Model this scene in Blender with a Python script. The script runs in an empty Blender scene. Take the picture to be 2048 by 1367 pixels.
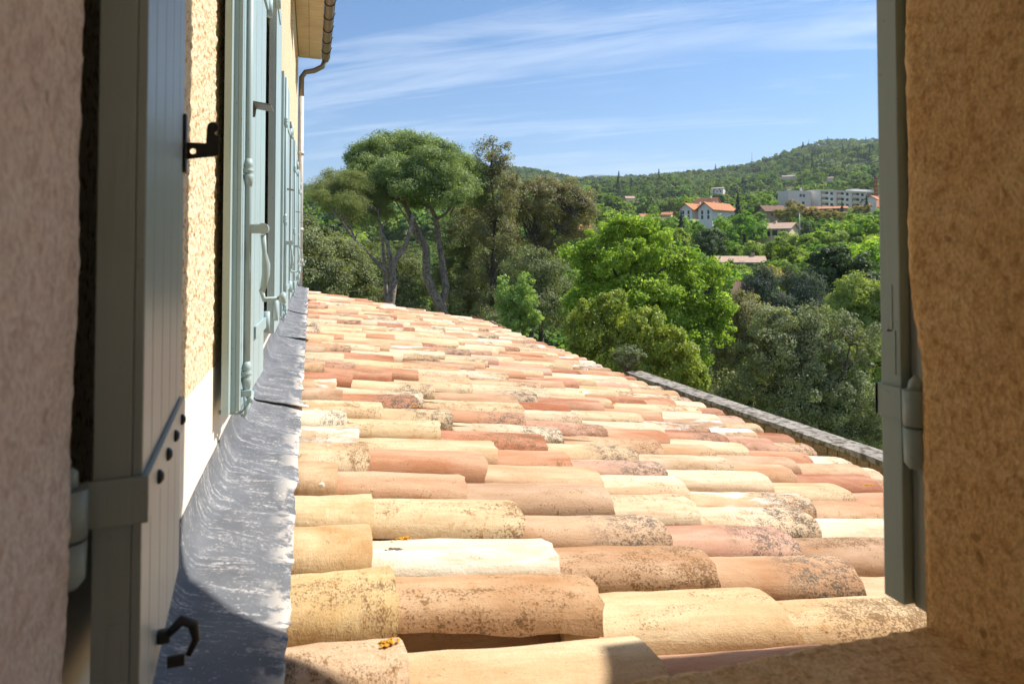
import bpy, bmesh, math, random
import numpy as np
from mathutils import Vector, Matrix, noise as mnoise

rng = np.random.default_rng(7)
random.seed(7)
R_ = math.radians
S = bpy.context.scene
COL = S.collection

# ------------------------------------------------------------------ camera, sky, sun, exposure
F_PX = 1365.0
PITCH = R_(1.5)
YAW = math.atan(402 / F_PX)
cam_d = bpy.data.cameras.new('camera')
cam_d.sensor_width = 36; cam_d.lens = F_PX / 2048 * 36
cam_d.clip_start = 0.02; cam_d.clip_end = 30000
PRINC_Y = 505 - F_PX * math.tan(PITCH)
cam_d.shift_y = (PRINC_Y - 683.5) / 2048
cam_d.dof.use_dof = True; cam_d.dof.focus_distance = 5.5; cam_d.dof.aperture_fstop = 9
cam = bpy.data.objects.new('camera', cam_d); COL.objects.link(cam)
cam.rotation_euler = (math.pi / 2 + PITCH, 0, -YAW)
S.camera = cam
CAM_R = cam.rotation_euler.to_matrix()

SUN_AZ, SUN_EL = R_(84), R_(50)          # azimuth clockwise from +Y
sun_dir = Vector((math.sin(SUN_AZ) * math.cos(SUN_EL), math.cos(SUN_AZ) * math.cos(SUN_EL), math.sin(SUN_EL)))
w = bpy.data.worlds.new('World'); S.world = w; w.use_nodes = True
nt = w.node_tree; nt.nodes.clear()
def N(t, kind, **kw):
    n = t.nodes.new(kind)
    for k, v in kw.items(): setattr(n, k, v)
    return n
def L(t, a, b): t.links.new(a, b)
out = N(nt, 'ShaderNodeOutputWorld'); bg = N(nt, 'ShaderNodeBackground')
sky = N(nt, 'ShaderNodeTexSky', sky_type='NISHITA', sun_disc=False, sun_elevation=SUN_EL, sun_rotation=SUN_AZ,
        altitude=300, air_density=1.0, dust_density=0.6, ozone_density=2.0)
tc = N(nt, 'ShaderNodeTexCoord'); sep = N(nt, 'ShaderNodeSeparateXYZ')
L(nt, tc.outputs['Generated'], sep.inputs[0])
def M(t, op, a, b=None, c=None, clamp=False):
    n = N(t, 'ShaderNodeMath', operation=op); n.use_clamp = clamp
    for i, v in enumerate((a, b, c)):
        if v is None: continue
        if isinstance(v, (int, float)): n.inputs[i].default_value = v
        else: L(t, v, n.inputs[i])
    return n.outputs[0]
zc = M(nt, 'ADD', M(nt, 'MAXIMUM', sep.outputs[2], 0.0), 0.12)
px_ = M(nt, 'DIVIDE', sep.outputs[0], zc); py_ = M(nt, 'DIVIDE', sep.outputs[1], zc)
comb = N(nt, 'ShaderNodeCombineXYZ'); L(nt, px_, comb.inputs[0]); L(nt, py_, comb.inputs[1])
mp0 = N(nt, 'ShaderNodeMapping'); mp0.inputs['Rotation'].default_value = (0, 0, R_(33))
L(nt, comb.outputs[0], mp0.inputs[0])
mp = N(nt, 'ShaderNodeMapping'); mp.inputs['Scale'].default_value = (0.17, 1.0, 1); mp.inputs['Location'].default_value = (0.35, 0.2, 0)
L(nt, mp0.outputs[0], mp.inputs[0])
cn = N(nt, 'ShaderNodeTexNoise'); cn.inputs['Scale'].default_value = 1.1; cn.inputs['Detail'].default_value = 8; cn.inputs['Roughness'].default_value = 0.52; cn.inputs['Distortion'].default_value = 0.5
L(nt, mp.outputs[0], cn.inputs['Vector'])
cr = N(nt, 'ShaderNodeMapRange'); cr.inputs[1].default_value = 0.50; cr.inputs[2].default_value = 0.72; cr.inputs[3].default_value = 0.0; cr.inputs[4].default_value = 0.62
cn2 = N(nt, 'ShaderNodeTexNoise'); cn2.inputs['Scale'].default_value = 2.6; cn2.inputs['Detail'].default_value = 9; cn2.inputs['Roughness'].default_value = 0.62; cn2.inputs['Distortion'].default_value = 0.9
mp2 = N(nt, 'ShaderNodeMapping'); mp2.inputs['Scale'].default_value = (0.30, 1.5, 1); mp2.inputs['Location'].default_value = (3.1, 1.7, 0); L(nt, mp0.outputs[0], mp2.inputs[0]); L(nt, mp2.outputs[0], cn2.inputs['Vector'])
csum = M(nt, 'ADD', M(nt, 'MULTIPLY', cn.outputs[0], 0.62), M(nt, 'MULTIPLY', cn2.outputs[0], 0.40))
L(nt, csum, cr.inputs[0])
# thin veil that thickens towards the horizon
veil = M(nt, 'MULTIPLY', M(nt, 'POWER', M(nt, 'SUBTRACT', 1.0, M(nt, 'MAXIMUM', sep.outputs[2], 0.0), clamp=True), 9.0), 0.30)
cf = M(nt, 'MAXIMUM', cr.outputs[0], veil)
cf = M(nt, 'MINIMUM', M(nt, 'ADD', cr.outputs[0], veil), 0.85)
mixc = N(nt, 'ShaderNodeMix', data_type='RGBA')
L(nt, cf, mixc.inputs['Factor']); 
tintn = N(nt, 'ShaderNodeMix', data_type='RGBA', blend_type='MULTIPLY'); tintn.inputs['Factor'].default_value = 1
L(nt, sky.outputs[0], tintn.inputs['A']); tintn.inputs['B'].default_value = (0.50, 0.86, 1.12, 1)
L(nt, tintn.outputs['Result'], mixc.inputs['A']); mixc.inputs['B'].default_value = (9.2, 9.8, 10.6, 1)
L(nt, mixc.outputs['Result'], bg.inputs[0]); bg.inputs[1].default_value = 0.080
L(nt, bg.outputs[0], out.inputs[0])
sd = bpy.data.lights.new('sun', 'SUN'); sd.energy = 4.6; sd.angle = R_(0.53); sd.color = (1.0, 0.95, 0.87)
so = bpy.data.objects.new('sun', sd); COL.objects.link(so)
so.rotation_euler = sun_dir.to_track_quat('Z', 'Y').to_euler(); so.location = sun_dir * 50
S.view_settings.view_transform = 'Standard'; S.view_settings.look = 'None'
S.view_settings.exposure = 0.75; S.view_settings.gamma = 1
S.view_settings.use_curve_mapping = False
S.cycles.max_bounces = 8; S.cycles.diffuse_bounces = 4; S.cycles.transparent_max_bounces = 8
S.cycles.use_denoising = True

# ------------------------------------------------------------------ helpers
def ray(px, py):
    v = Vector(((px - 1024) / F_PX, (PRINC_Y - py) / F_PX, -1))
    return CAM_R @ v
def at(px, py, D):
    """a place seen at that pixel, D metres along the ground from the window"""
    r = ray(px, py); k = D / math.hypot(r.x, r.y)
    return r * k
def atY(px, py, Y):
    r = ray(px, py); return r * (Y / r.y)

def mesh_np(name, V, Fq, mats, attrs=None, smooth=False, mat_idx=None):
    """V (n,3), Fq (m,k) constant k"""
    me = bpy.data.meshes.new(name)
    V = np.asarray(V, np.float32); Fq = np.asarray(Fq, np.int32); k = Fq.shape[1]
    me.vertices.add(len(V)); me.vertices.foreach_set('co', V.ravel())
    me.loops.add(Fq.size); me.loops.foreach_set('vertex_index', Fq.ravel())
    me.polygons.add(len(Fq)); me.polygons.foreach_set('loop_start', np.arange(0, Fq.size, k, dtype=np.int32))
    if mat_idx is not None: me.polygons.foreach_set('material_index', np.asarray(mat_idx, np.int32))
    me.update(calc_edges=True)
    if smooth: me.polygons.foreach_set('use_smooth', np.ones(len(Fq), bool))
    for m in (mats if isinstance(mats, (list, tuple)) else [mats]): me.materials.append(m)
    for an, (dom, typ, data) in (attrs or {}).items():
        a = me.attributes.new(an, typ, dom)
        a.data.foreach_set('value' if typ == 'FLOAT' else 'color', np.asarray(data, np.float32).ravel())
    return me

def link(name, me, parent=None, loc=None, rot=None):
    o = bpy.data.objects.new(name, me); COL.objects.link(o)
    if parent is not None:
        o.parent = parent
        o.matrix_parent_inverse = Matrix.Identity(4) if parent.get('_local') else abs_matrix(parent).inverted()
    if loc is not None: o.location = loc
    if rot is not None: o.rotation_euler = rot
    return o
def abs_matrix(o):
    m = o.matrix_basis.copy()
    if o.parent is not None: m = abs_matrix(o.parent) @ o.matrix_parent_inverse @ m
    return m
def thing(name, label, cat, loc=(0, 0, 0), group=None, rotz=0):
    o = bpy.data.objects.new(name, None); COL.objects.link(o); o.location = loc; o.rotation_euler = (0, 0, rotz)
    o.empty_display_size = 0.2
    return tag(o, label, cat, group)
def tag(o, label=None, cat=None, group=None, kind=None):
    if label: o['label'] = label
    if cat: o['category'] = cat
    if group: o['group'] = group
    if kind: o['kind'] = kind
    return o
def copy_tree(o, parent=None):
    c = o.copy(); COL.objects.link(c)
    if parent is not None: c.parent = parent
    for ch in o.children: copy_tree(ch, c)
    return c

class MB:
    """collects shapes into one mesh"""
    def __init__(s): s.v = []; s.f = []; s.sm = []
    def add(s, vs, fs, smooth=False):
        b = len(s.v); s.v += [tuple(v) for v in vs]
        for f in fs: s.f.append([i + b for i in f]); s.sm.append(smooth)
        return s
    def box(s, x0, x1, y0, y1, z0, z1, m=None, bev=0.0):
        vs = [Vector((x, y, z)) for z in (z0, z1) for (x, y) in ((x0, y0), (x1, y0), (x1, y1), (x0, y1))]
        fs = [(3, 2, 1, 0), (4, 5, 6, 7), (0, 1, 5, 4), (1, 2, 6, 5), (2, 3, 7, 6), (3, 0, 4, 7)]
        if bev > 0:
            bm = bmesh.new()
            bv = [bm.verts.new(v) for v in vs]
            for f in fs: bm.faces.new([bv[i] for i in f])
            bmesh.ops.bevel(bm, geom=bm.edges[:], offset=bev, segments=2, affect='EDGES', profile=0.6)
            bm.verts.index_update(); bm.verts.ensure_lookup_table()
            vs = [v.co.copy() for v in bm.verts]; fs = [[v.index for v in f.verts] for f in bm.faces]; bm.free()
        if m is not None: vs = [m @ v for v in vs]
        return s.add(vs, fs)
    def prism(s, poly, axis_vec, m=None):
        """poly: list of Vector, extruded by axis_vec"""
        n = len(poly); a = Vector(axis_vec)
        vs = [Vector(p) for p in poly] + [Vector(p) + a for p in poly]
        if m is not None: vs = [m @ v for v in vs]
        fs = [tuple(range(n))[::-1], tuple(range(n, 2 * n))] + [(i, (i + 1) % n, n + (i + 1) % n, n + i) for i in range(n)]
        return s.add(vs, fs)
    def tube(s, pts, rad, seg=8, cap=True):
        pts = [Vector(p) for p in pts]
        if not hasattr(rad, '__len__'): rad = [rad] * len(pts)
        vs = []; fs = []; ref = None
        for i, p in enumerate(pts):
            d = (pts[min(i + 1, len(pts) - 1)] - pts[max(i - 1, 0)]).normalized()
            if ref is None: ref = d.orthogonal().normalized()
            ref = (ref - d * ref.dot(d))
            ref = ref.normalized() if ref.length > 1e-5 else d.orthogonal().normalized()
            b = d.cross(ref)
            for k in range(seg):
                a = 2 * math.pi * k / seg
                vs.append(p + (ref * math.cos(a) + b * math.sin(a)) * rad[i])
        for i in range(len(pts) - 1):
            for k in range(seg):
                fs.append((i * seg + k, i * seg + (k + 1) % seg, (i + 1) * seg + (k + 1) % seg, (i + 1) * seg + k))
        s.add(vs, fs, True)
        if cap:
            b0 = len(s.v) - len(vs)
            s.f.append([b0 + k for k in range(seg)][::-1]); s.sm.append(False)
            s.f.append([b0 + (len(pts) - 1) * seg + k for k in range(seg)]); s.sm.append(False)
        return s
    def lathe(s, prof, c, seg=14):
        """prof: list (r,z) about vertical axis at c"""
        vs = []; fs = []
        for r, z in prof:
            for k in range(seg):
                a = 2 * math.pi * k / seg; vs.append((c[0] + r * math.cos(a), c[1] + r * math.sin(a), c[2] + z))
        for i in range(len(prof) - 1):
            for k in range(seg): fs.append((i * seg + k, i * seg + (k + 1) % seg, (i + 1) * seg + (k + 1) % seg, (i + 1) * seg + k))
        s.add(vs, fs, True)
        b0 = len(s.v) - len(vs)
        s.f.append([b0 + k for k in range(seg)][::-1]); s.sm.append(False)
        s.f.append([b0 + (len(prof) - 1) * seg + k for k in range(seg)]); s.sm.append(False)
        return s
    def mesh(s, name, mats):
        me = bpy.data.meshes.new(name); me.from_pydata(s.v, [], s.f)
        me.polygons.foreach_set('use_smooth', s.sm)
        for m in (mats if isinstance(mats, (list, tuple)) else [mats]): me.materials.append(m)
        me.update(); return me
    def build(s, name, mats, parent=None, loc=None, rot=None):
        return link(name, s.mesh(name, mats), parent, loc, rot)

# ------------------------------------------------------------------ materials
def new_mat(name):
    m = bpy.data.materials.new(name); m.use_nodes = True; t = m.node_tree
    b = t.nodes['Principled BSDF']
    b.inputs['Specular IOR Level'].default_value = 0.3
    return m, t, b
def rgb(c): return (c[0], c[1], c[2], 1)
def noise_tex(t, vec, scale, detail=4, rough=0.55, dist=0.0):
    n = N(t, 'ShaderNodeTexNoise'); n.inputs['Scale'].default_value = scale; n.inputs['Detail'].default_value = detail
    n.inputs['Roughness'].default_value = rough; n.inputs['Distortion'].default_value = dist
    L(t, vec, n.inputs['Vector']); return n.outputs[0]
def mrange(t, v, a, b, c=0.0, d=1.0, smooth=False):
    n = N(t, 'ShaderNodeMapRange')
    if smooth: n.interpolation_type = 'SMOOTHSTEP'
    L(t, v, n.inputs[0])
    for i, q in enumerate((a, b, c, d)):
        if isinstance(q, (int, float)): n.inputs[i + 1].default_value = q
        else: L(t, q, n.inputs[i + 1])
    return n.outputs[0]
def mixc_(t, f, a, b, blend='MIX'):
    n = N(t, 'ShaderNodeMix', data_type='RGBA', blend_type=blend)
    for s_, v in (('Factor', f), ('A', a), ('B', b)):
        if isinstance(v, (int, float)): n.inputs[s_].default_value = v
        elif isinstance(v, tuple): n.inputs[s_].default_value = rgb(v)
        else: L(t, v, n.inputs[s_])
    return n.outputs['Result']
def mapping(t, vec, scale=(1, 1, 1), rot=(0, 0, 0)):
    n = N(t, 'ShaderNodeMapping'); n.inputs['Scale'].default_value = scale; n.inputs['Rotation'].default_value = rot
    L(t, vec, n.inputs[0]); return n.outputs[0]
def bump(t, b, h, strength, dist):
    n = N(t, 'ShaderNodeBump'); n.inputs['Strength'].default_value = strength; n.inputs['Distance'].default_value = dist
    L(t, h, n.inputs['Height']); L(t, n.outputs[0], b.inputs['Normal']); return n

def simple(name, c, rough=0.7, metal=0.0, var=0.12, scale=6.0, bmp=0.0, bscale=40.0, spec=0.3, second=None, thr=(0.45, 0.65)):
    m, t, b = new_mat(name); tcn = N(t, 'ShaderNodeTexCoord'); v = tcn.outputs['Object']
    n1 = noise_tex(t, v, scale, 5, 0.6)
    c1 = mixc_(t, mrange(t, n1, 0.3, 0.7), tuple(x * (1 - var) for x in c), tuple(min(1, x * (1 + var)) for x in c))
    if second: c1 = mixc_(t, mrange(t, noise_tex(t, v, scale * 2.3, 6, 0.65), *thr), c1, second)
    L(t, c1, b.inputs['Base Color']); b.inputs['Roughness'].default_value = rough; b.inputs['Metallic'].default_value = metal
    b.inputs['Specular IOR Level'].default_value = spec
    if bmp: bump(t, b, noise_tex(t, v, bscale, 4, 0.6), bmp, 0.004)
    return m

# rough render of the facade
def stucco(name, rough_relief=True, geo=False):
    m, t, b = new_mat(name); tcn = N(t, 'ShaderNodeTexCoord'); v = tcn.outputs['Object']
    vs = mapping(t, v, (1, 1, 0.8))
    f1 = noise_tex(t, vs, 95, 5, 0.62, 0.3); f2 = noise_tex(t, vs, 150, 3, 0.6); big = noise_tex(t, v, 3.0, 4)
    if rough_relief:
        c = mixc_(t, mrange(t, f1, 0.38, 0.48), (0.46, 0.25, 0.08), (0.88, 0.75, 0.53))
        c = mixc_(t, mrange(t, big, 0.35, 0.7, 0, 0.35), c, (0.80, 0.58, 0.32))
        vo = N(t, 'ShaderNodeTexVoronoi'); vo.inputs['Scale'].default_value = 46; L(t, vs, vo.inputs['Vector'])
        h = M(t, 'ADD', M(t, 'MULTIPLY', mrange(t, f1, 0.36, 0.66), 1.0), M(t, 'MULTIPLY', f2, 0.35))
        bump(t, b, h, 0.9, 0.006 if not geo else 0.003)
    else:
        c = mixc_(t, mrange(t, big, 0.3, 0.7), (0.80, 0.72, 0.60), (0.86, 0.80, 0.70))
        bump(t, b, noise_tex(t, v, 30, 5, 0.6), 0.25, 0.004)
    L(t, c, b.inputs['Base Color']); b.inputs['Roughness'].default_value = 0.95; b.inputs['Specular IOR Level'].default_value = 0.1
    return m
m_stucco = stucco('ochre_render'); m_stucco_near = stucco('ochre_render_near', geo=True); m_band = stucco('smooth_render', False)

def jamb_mat(name, ca, cb, pit):
    m, t, b = new_mat(name); tcn = N(t, 'ShaderNodeTexCoord'); v = tcn.outputs['Object']
    vs = mapping(t, v, (1, 1, 0.8))
    n1 = noise_tex(t, vs, 14, 6, 0.62); n2 = noise_tex(t, vs, 90, 5, 0.65, 0.3); n3 = noise_tex(t, vs, 260, 3, 0.6)
    c = mixc_(t, mrange(t, n1, 0.3, 0.7), ca, cb)
    c = mixc_(t, mrange(t, n2, 0.48, 0.66, 0, 0.75), c, pit)
    c = mixc_(t, mrange(t, n3, 0.42, 0.68, 0, 0.5), c, tuple(x * 0.75 for x in pit))
    c = mixc_(t, mrange(t, noise_tex(t, v, 170, 4, 0.7), 0.58, 0.68, 0, 0.5), c, tuple(min(.9, x * 1.25) for x in cb))
    c = mixc_(t, mrange(t, noise_tex(t, v, 22, 2, 0.5), 0.71, 0.73, 0, 0.55), c, tuple(x * 0.5 for x in pit))
    L(t, c, b.inputs['Base Color']); b.inputs['Roughness'].default_value = 0.95; b.inputs['Specular IOR Level'].default_value = 0.1
    bump(t, b, M(t, 'ADD', n2, M(t, 'MULTIPLY', n3, 1.0)), 0.6, 0.003)
    return m
m_jamb_l = jamb_mat('pink_lime_plaster', (0.80, 0.60, 0.49), (0.88, 0.72, 0.61), (0.58, 0.39, 0.30))
m_jamb_r = jamb_mat('ochre_lime_plaster', (0.80, 0.50, 0.23), (0.88, 0.63, 0.34), (0.46, 0.24, 0.09))

def paint(name, c, gloss=0.35):
    m, t, b = new_mat(name); tcn = N(t, 'ShaderNodeTexCoord'); v = tcn.outputs['Object']
    grain = noise_tex(t, mapping(t, v, (60, 60, 2.5)), 3, 4, 0.6)
    blot = noise_tex(t, v, 5, 5, 0.6)
    c1 = mixc_(t, mrange(t, blot, 0.3, 0.7), tuple(x * 0.93 for x in c), tuple(x * 1.05 for x in c))
    c1 = mixc_(t, mrange(t, noise_tex(t, v, 70, 4, 0.6), 0.66, 0.72, 0, 0.6), c1, (0.24, 0.21, 0.17))
    c1 = mixc_(t, mrange(t, noise_tex(t, mapping(t, v, (20, 20, 1.2)), 2, 5, 0.65), 0.5, 0.75, 0, 0.3), c1, tuple(x * 0.7 for x in c))
    L(t, c1, b.inputs['Base Color']); b.inputs['Roughness'].default_value = gloss; b.inputs['Specular IOR Level'].default_value = 0.5
    bump(t, b, grain, 0.25, 0.002)
    return m
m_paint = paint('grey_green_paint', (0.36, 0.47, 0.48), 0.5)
m_paint_own = paint('grey_green_satin_shaded', (0.34, 0.39, 0.38), 0.36)  # same paint, shade put into a darker tone for parts beside our window
m_iron = simple('black_iron', (0.035, 0.035, 0.037), 0.45, 0.3, spec=0.5)
m_dust = simple('dusty_metal', (0.20, 0.20, 0.19), 0.55, 0.3)
m_wood_in = simple('stained_wood', (0.30, 0.15, 0.05), 0.6)
m_glass = simple('window_glass', (0.03, 0.035, 0.04), 0.08, 0.0, 0.05, spec=0.6)
m_frame = simple('window_frame_white', (0.55, 0.54, 0.50), 0.6)
m_pipe = simple('zinc_downpipe', (0.55, 0.52, 0.47), 0.5, 0.2)
m_gutter = simple('brown_zinc_gutter', (0.25, 0.20, 0.15), 0.5, 0.3)
m_soffit = simple('painted_soffit_board', (0.62, 0.50, 0.33), 0.8, scale=3)
m_soffit_join = simple('soffit_backing', (0.26, 0.19, 0.11), 0.9)
m_deck = simple('roof_sheathing', (0.14, 0.085, 0.05), 0.95)
m_lichen_o = simple('orange_lichen', (0.62, 0.30, 0.03), 0.95, var=0.35, scale=80, bmp=0.8, bscale=120)
m_pebble = simple('pale_mortar_crumb', (0.62, 0.56, 0.47), 0.9)

# lead
def lead_mat():
    m, t, b = new_mat('weathered_lead'); tcn = N(t, 'ShaderNodeTexCoord'); v = tcn.outputs['Object']
    sx = mapping(t, v, (9, 80, 9), (0, 0, R_(16)))
    st = noise_tex(t, sx, 0.8, 8, 0.7, 1.2)
    sp = noise_tex(t, v, 130, 4, 0.7)
    sp2 = noise_tex(t, v, 16, 5, 0.6)
    c = mixc_(t, mrange(t, noise_tex(t, v, 7, 5, 0.6), 0.3, 0.7), (0.10, 0.105, 0.115), (0.165, 0.172, 0.185))
    f = M(t, 'MULTIPLY', mrange(t, st, 0.50, 0.60), mrange(t, sp, 0.42, 0.56))
    f = M(t, 'MULTIPLY', f, mrange(t, sp2, 0.42, 0.54))
    f = M(t, 'MAXIMUM', f, mrange(t, sp, 0.62, 0.67, 0, 0.9))
    f = M(t, 'MAXIMUM', f, mrange(t, noise_tex(t, v, 45, 6, 0.75, 1.0), 0.60, 0.66, 0, 0.7))
    sepn = N(t, 'ShaderNodeSeparateXYZ'); L(t, v, sepn.inputs[0])
    edge = M(t, 'MULTIPLY', mrange(t, sepn.outputs[0], -0.085, -0.03), mrange(t, noise_tex(t, v, 15, 5, 0.62), 0.47, 0.54))
    f = M(t, 'MAXIMUM', f, edge)
    c = mixc_(t, f, c, mixc_(t, edge, (0.48, 0.46, 0.45), (0.62, 0.54, 0.46)))
    L(t, c, b.inputs['Base Color']); L(t, mrange(t, f, 0, 1, 0.62, 0.9), b.inputs['Roughness'])
    L(t, mrange(t, f, 0, 1, 0.0, 0.0), b.inputs['Metallic'])
    bump(t, b, M(t, 'ADD', st, M(t, 'MULTIPLY', sp, 0.2)), 0.12, 0.003)
    return m
m_lead = lead_mat()

# clay tile; base tint from the object colour or from a colour attribute
def tile_mat(name, from_attr):
    m, t, b = new_mat(name); tcn = N(t, 'ShaderNodeTexCoord')
    oi = N(t, 'ShaderNodeObjectInfo')
    if from_attr:
        at_ = N(t, 'ShaderNodeAttribute'); at_.attribute_name = 'tint'; tint = at_.outputs['Color']; rnd = at_.outputs['Alpha']
        v = tcn.outputs['Object']; loc = M(t, 'ADD', 0.3, 0.0)
    else:
        tint = oi.outputs['Color']; rnd = oi.outputs['Alpha']
        off = N(t, 'ShaderNodeCombineXYZ')
        L(t, M(t, 'MULTIPLY', rnd, 37.0), off.inputs[0]); L(t, M(t, 'MULTIPLY', rnd, 91.0), off.inputs[1]); L(t, M(t, 'MULTIPLY', rnd, 53.0), off.inputs[2])
        va = N(t, 'ShaderNodeVectorMath', operation='ADD'); L(t, tcn.outputs['Object'], va.inputs[0]); L(t, off.outputs[0], va.inputs[1])
        v = va.outputs[0]
        sp_ = N(t, 'ShaderNodeSeparateXYZ'); L(t, tcn.outputs['Object'], sp_.inputs[0]); loc = mrange(t, sp_.outputs[0], 0.15, 0.52)
    r2 = M(t, 'FRACT', M(t, 'MULTIPLY', rnd, 17.31)); r3 = M(t, 'FRACT', M(t, 'MULTIPLY', rnd, 53.77)); r4 = M(t, 'FRACT', M(t, 'MULTIPLY', rnd, 131.9))
    vs = mapping(t, v, (0.28, 1, 1))
    big = noise_tex(t, vs, 7, 6, 0.62, 0.4); streak = noise_tex(t, mapping(t, v, (0.09, 1, 1)), 60, 5, 0.6)
    fine = noise_tex(t, v, 240, 3, 0.7); med = noise_tex(t, v, 26, 6, 0.68, 0.3)
    dark = mixc_(t, 1.0, tint, (0.74, 0.64, 0.56), 'MULTIPLY'); lite = mixc_(t, 0.30, tint, (0.84, 0.74, 0.56))
    c = mixc_(t, mrange(t, big, 0.34, 0.66), dark, lite)
    c = mixc_(t, mrange(t, streak, 0.46, 0.66, 0, 0.34), c, (0.44, 0.28, 0.15))
    c = mixc_(t, mrange(t, fine, 0.45, 0.7, 0, 0.28), c, (0.36, 0.22, 0.12))
    c = mixc_(t, mrange(t, noise_tex(t, v, 14, 5, 0.7, 0.6), 0.56, 0.72, 0, 0.35), c, (0.50, 0.30, 0.15))
    # lime bloom on some tiles
    lime = M(t, 'MULTIPLY', mrange(t, noise_tex(t, vs, 11, 5, 0.6, 0.8), 0.50, 0.60), mrange(t, r3, 0.88, 0.90, 0, 0.8))
    c = mixc_(t, lime, c, (0.82, 0.76, 0.66))
    # warm blotches
    c = mixc_(t, M(t, 'MULTIPLY', mrange(t, med, 0.55, 0.66), mrange(t, r2, 0.35, 0.7, 0, 0.6)), c, (0.44, 0.23, 0.09))
    # speckled dark growth, heavier near the lower end
    dens = M(t, 'ADD', M(t, 'MULTIPLY', mrange(t, r2, 0.22, 1.0), 0.078), M(t, 'MULTIPLY', loc, 0.045))
    thr = M(t, 'SUBTRACT', 0.655, dens)
    patch = mrange(t, noise_tex(t, vs, 9, 4, 0.6), 0.40, 0.60, -0.05, 0.06)
    spn = noise_tex(t, v, 170, 5, 0.75)
    spk = mrange(t, M(t, 'ADD', M(t, 'ADD', M(t, 'MULTIPLY', spn, 0.72), M(t, 'MULTIPLY', med, 0.30)), patch), thr, M(t, 'ADD', thr, 0.022))
    c = mixc_(t, M(t, 'MULTIPLY', spk, 0.8), c, (0.17, 0.10, 0.05))
    spk2 = mrange(t, noise_tex(t, v, 190, 2, 0.6), 0.68, 0.71, 0, 0.7)
    c = mixc_(t, spk2, c, (0.20, 0.12, 0.07))
    # grey-black crust on a few
    gr = M(t, 'MULTIPLY', mrange(t, M(t, 'ADD', M(t, 'MULTIPLY', med, 0.45), M(t, 'MULTIPLY', spn, 0.65)), 0.53, 0.59), mrange(t, r4, 0.87, 0.88))
    gr = M(t, 'MULTIPLY', gr, mrange(t, loc, 0.3, 0.6))
    c = mixc_(t, M(t, 'MULTIPLY', gr, 0.85), c, (0.12, 0.10, 0.08))
    L(t, c, b.inputs['Base Color']); b.inputs['Roughness'].default_value = 0.92; b.inputs['Specular IOR Level'].default_value = 0.15
    h = M(t, 'ADD', M(t, 'MULTIPLY', streak, 0.5), M(t, 'ADD', M(t, 'MULTIPLY', fine, 0.3), M(t, 'MULTIPLY', med, 0.9)))
    bump(t, b, h, 0.8, 0.004)
    return m
m_tile = tile_mat('canal_tile_clay', False); m_tile_far = tile_mat('canal_tile_clay_joined', True)

# far terracotta roofs, walls
def far_mat(name, c, var=0.18, scale=1.5, rough=0.95, stripe=False):
    m, t, b = new_mat(name); tcn = N(t, 'ShaderNodeTexCoord'); v = tcn.outputs['Object']
    c1 = mixc_(t, mrange(t, noise_tex(t, v, scale, 6, 0.7), 0.3, 0.7), tuple(x * (1 - var) for x in c), tuple(min(.9, x * (1 + var)) for x in c))
    if stripe:
        sc = noise_tex(t, mapping(t, v, (4.2, 4.2, 1.0)), 1.4, 3, 0.7)
        c1 = mixc_(t, mrange(t, sc, 0.45, 0.62, 0, 0.5), c1, tuple(x * 0.55 for x in c))
    L(t, c1, b.inputs['Base Color']); b.inputs['Roughness'].default_value = rough; b.inputs['Specular IOR Level'].default_value = 0.1
    return m
f_roof_o = far_mat('far_roof_orange', (0.55, 0.25, 0.13), stripe=True); f_roof_p = far_mat('far_roof_pink', (0.55, 0.38, 0.28), stripe=True)
f_roof_b = far_mat('far_roof_brown', (0.26, 0.16, 0.11), stripe=True)
f_white = far_mat('far_wall_white', (0.85, 0.80, 0.74), 0.06); f_cream = far_mat('far_wall_cream', (0.82, 0.64, 0.38), 0.07)
f_pink = far_mat('far_wall_pink', (0.45, 0.33, 0.26), 0.08); f_grey = far_mat('far_concrete', (0.72, 0.62, 0.56), 0.07)
f_win = simple('far_window', (0.05, 0.055, 0.06), 0.2, spec=0.5); f_brick = far_mat('chimney_brick', (0.34, 0.15, 0.09), 0.35, 2.5)
f_brick_band = far_mat('chimney_band', (0.45, 0.30, 0.22), 0.2, 2.5)
f_metal = simple('galvanised_steel', (0.30, 0.31, 0.32), 0.5, 0.5); f_shut = simple('far_shutter', (0.25, 0.20, 0.15), 0.7)

def stone_mat():
    m, t, b = new_mat('rubble_stone'); tcn = N(t, 'ShaderNodeTexCoord'); v = tcn.outputs['Object']; oi = N(t, 'ShaderNodeObjectInfo')
    n1 = noise_tex(t, v, 9, 6, 0.65); n2 = noise_tex(t, v, 45, 5, 0.7)
    c = mixc_(t, mrange(t, n1, 0.3, 0.7), (0.30, 0.19, 0.10), (0.44, 0.31, 0.18))
    c = mixc_(t, mrange(t, n2, 0.45, 0.62, 0, 0.75), c, (0.13, 0.09, 0.055))
    L(t, c, b.inputs['Base Color']); b.inputs['Roughness'].default_value = 0.95
    bump(t, b, n2, 0.6, 0.02); return m
m_stone = stone_mat()
m_coping = simple('mossy_coping', (0.34, 0.30, 0.255), 0.95, var=0.2, scale=4, bmp=0.6, bscale=30, second=(0.115, 0.095, 0.07), thr=(0.46, 0.60))
m_pot = simple('terracotta_pot', (0.42, 0.20, 0.11), 0.85)
m_bark = simple('grey_brown_bark', (0.20, 0.15, 0.115), 0.95, var=0.3, scale=5, bmp=0.9, bscale=14, second=(0.10, 0.075, 0.06))
m_bark_d = simple('dark_bark', (0.085, 0.07, 0.055), 0.95, var=0.3, scale=5)
m_bark_p = simple('pine_bark', (0.32, 0.24, 0.20), 0.95, var=0.3, scale=4, bmp=0.9, bscale=10, second=(0.11, 0.085, 0.07))

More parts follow.
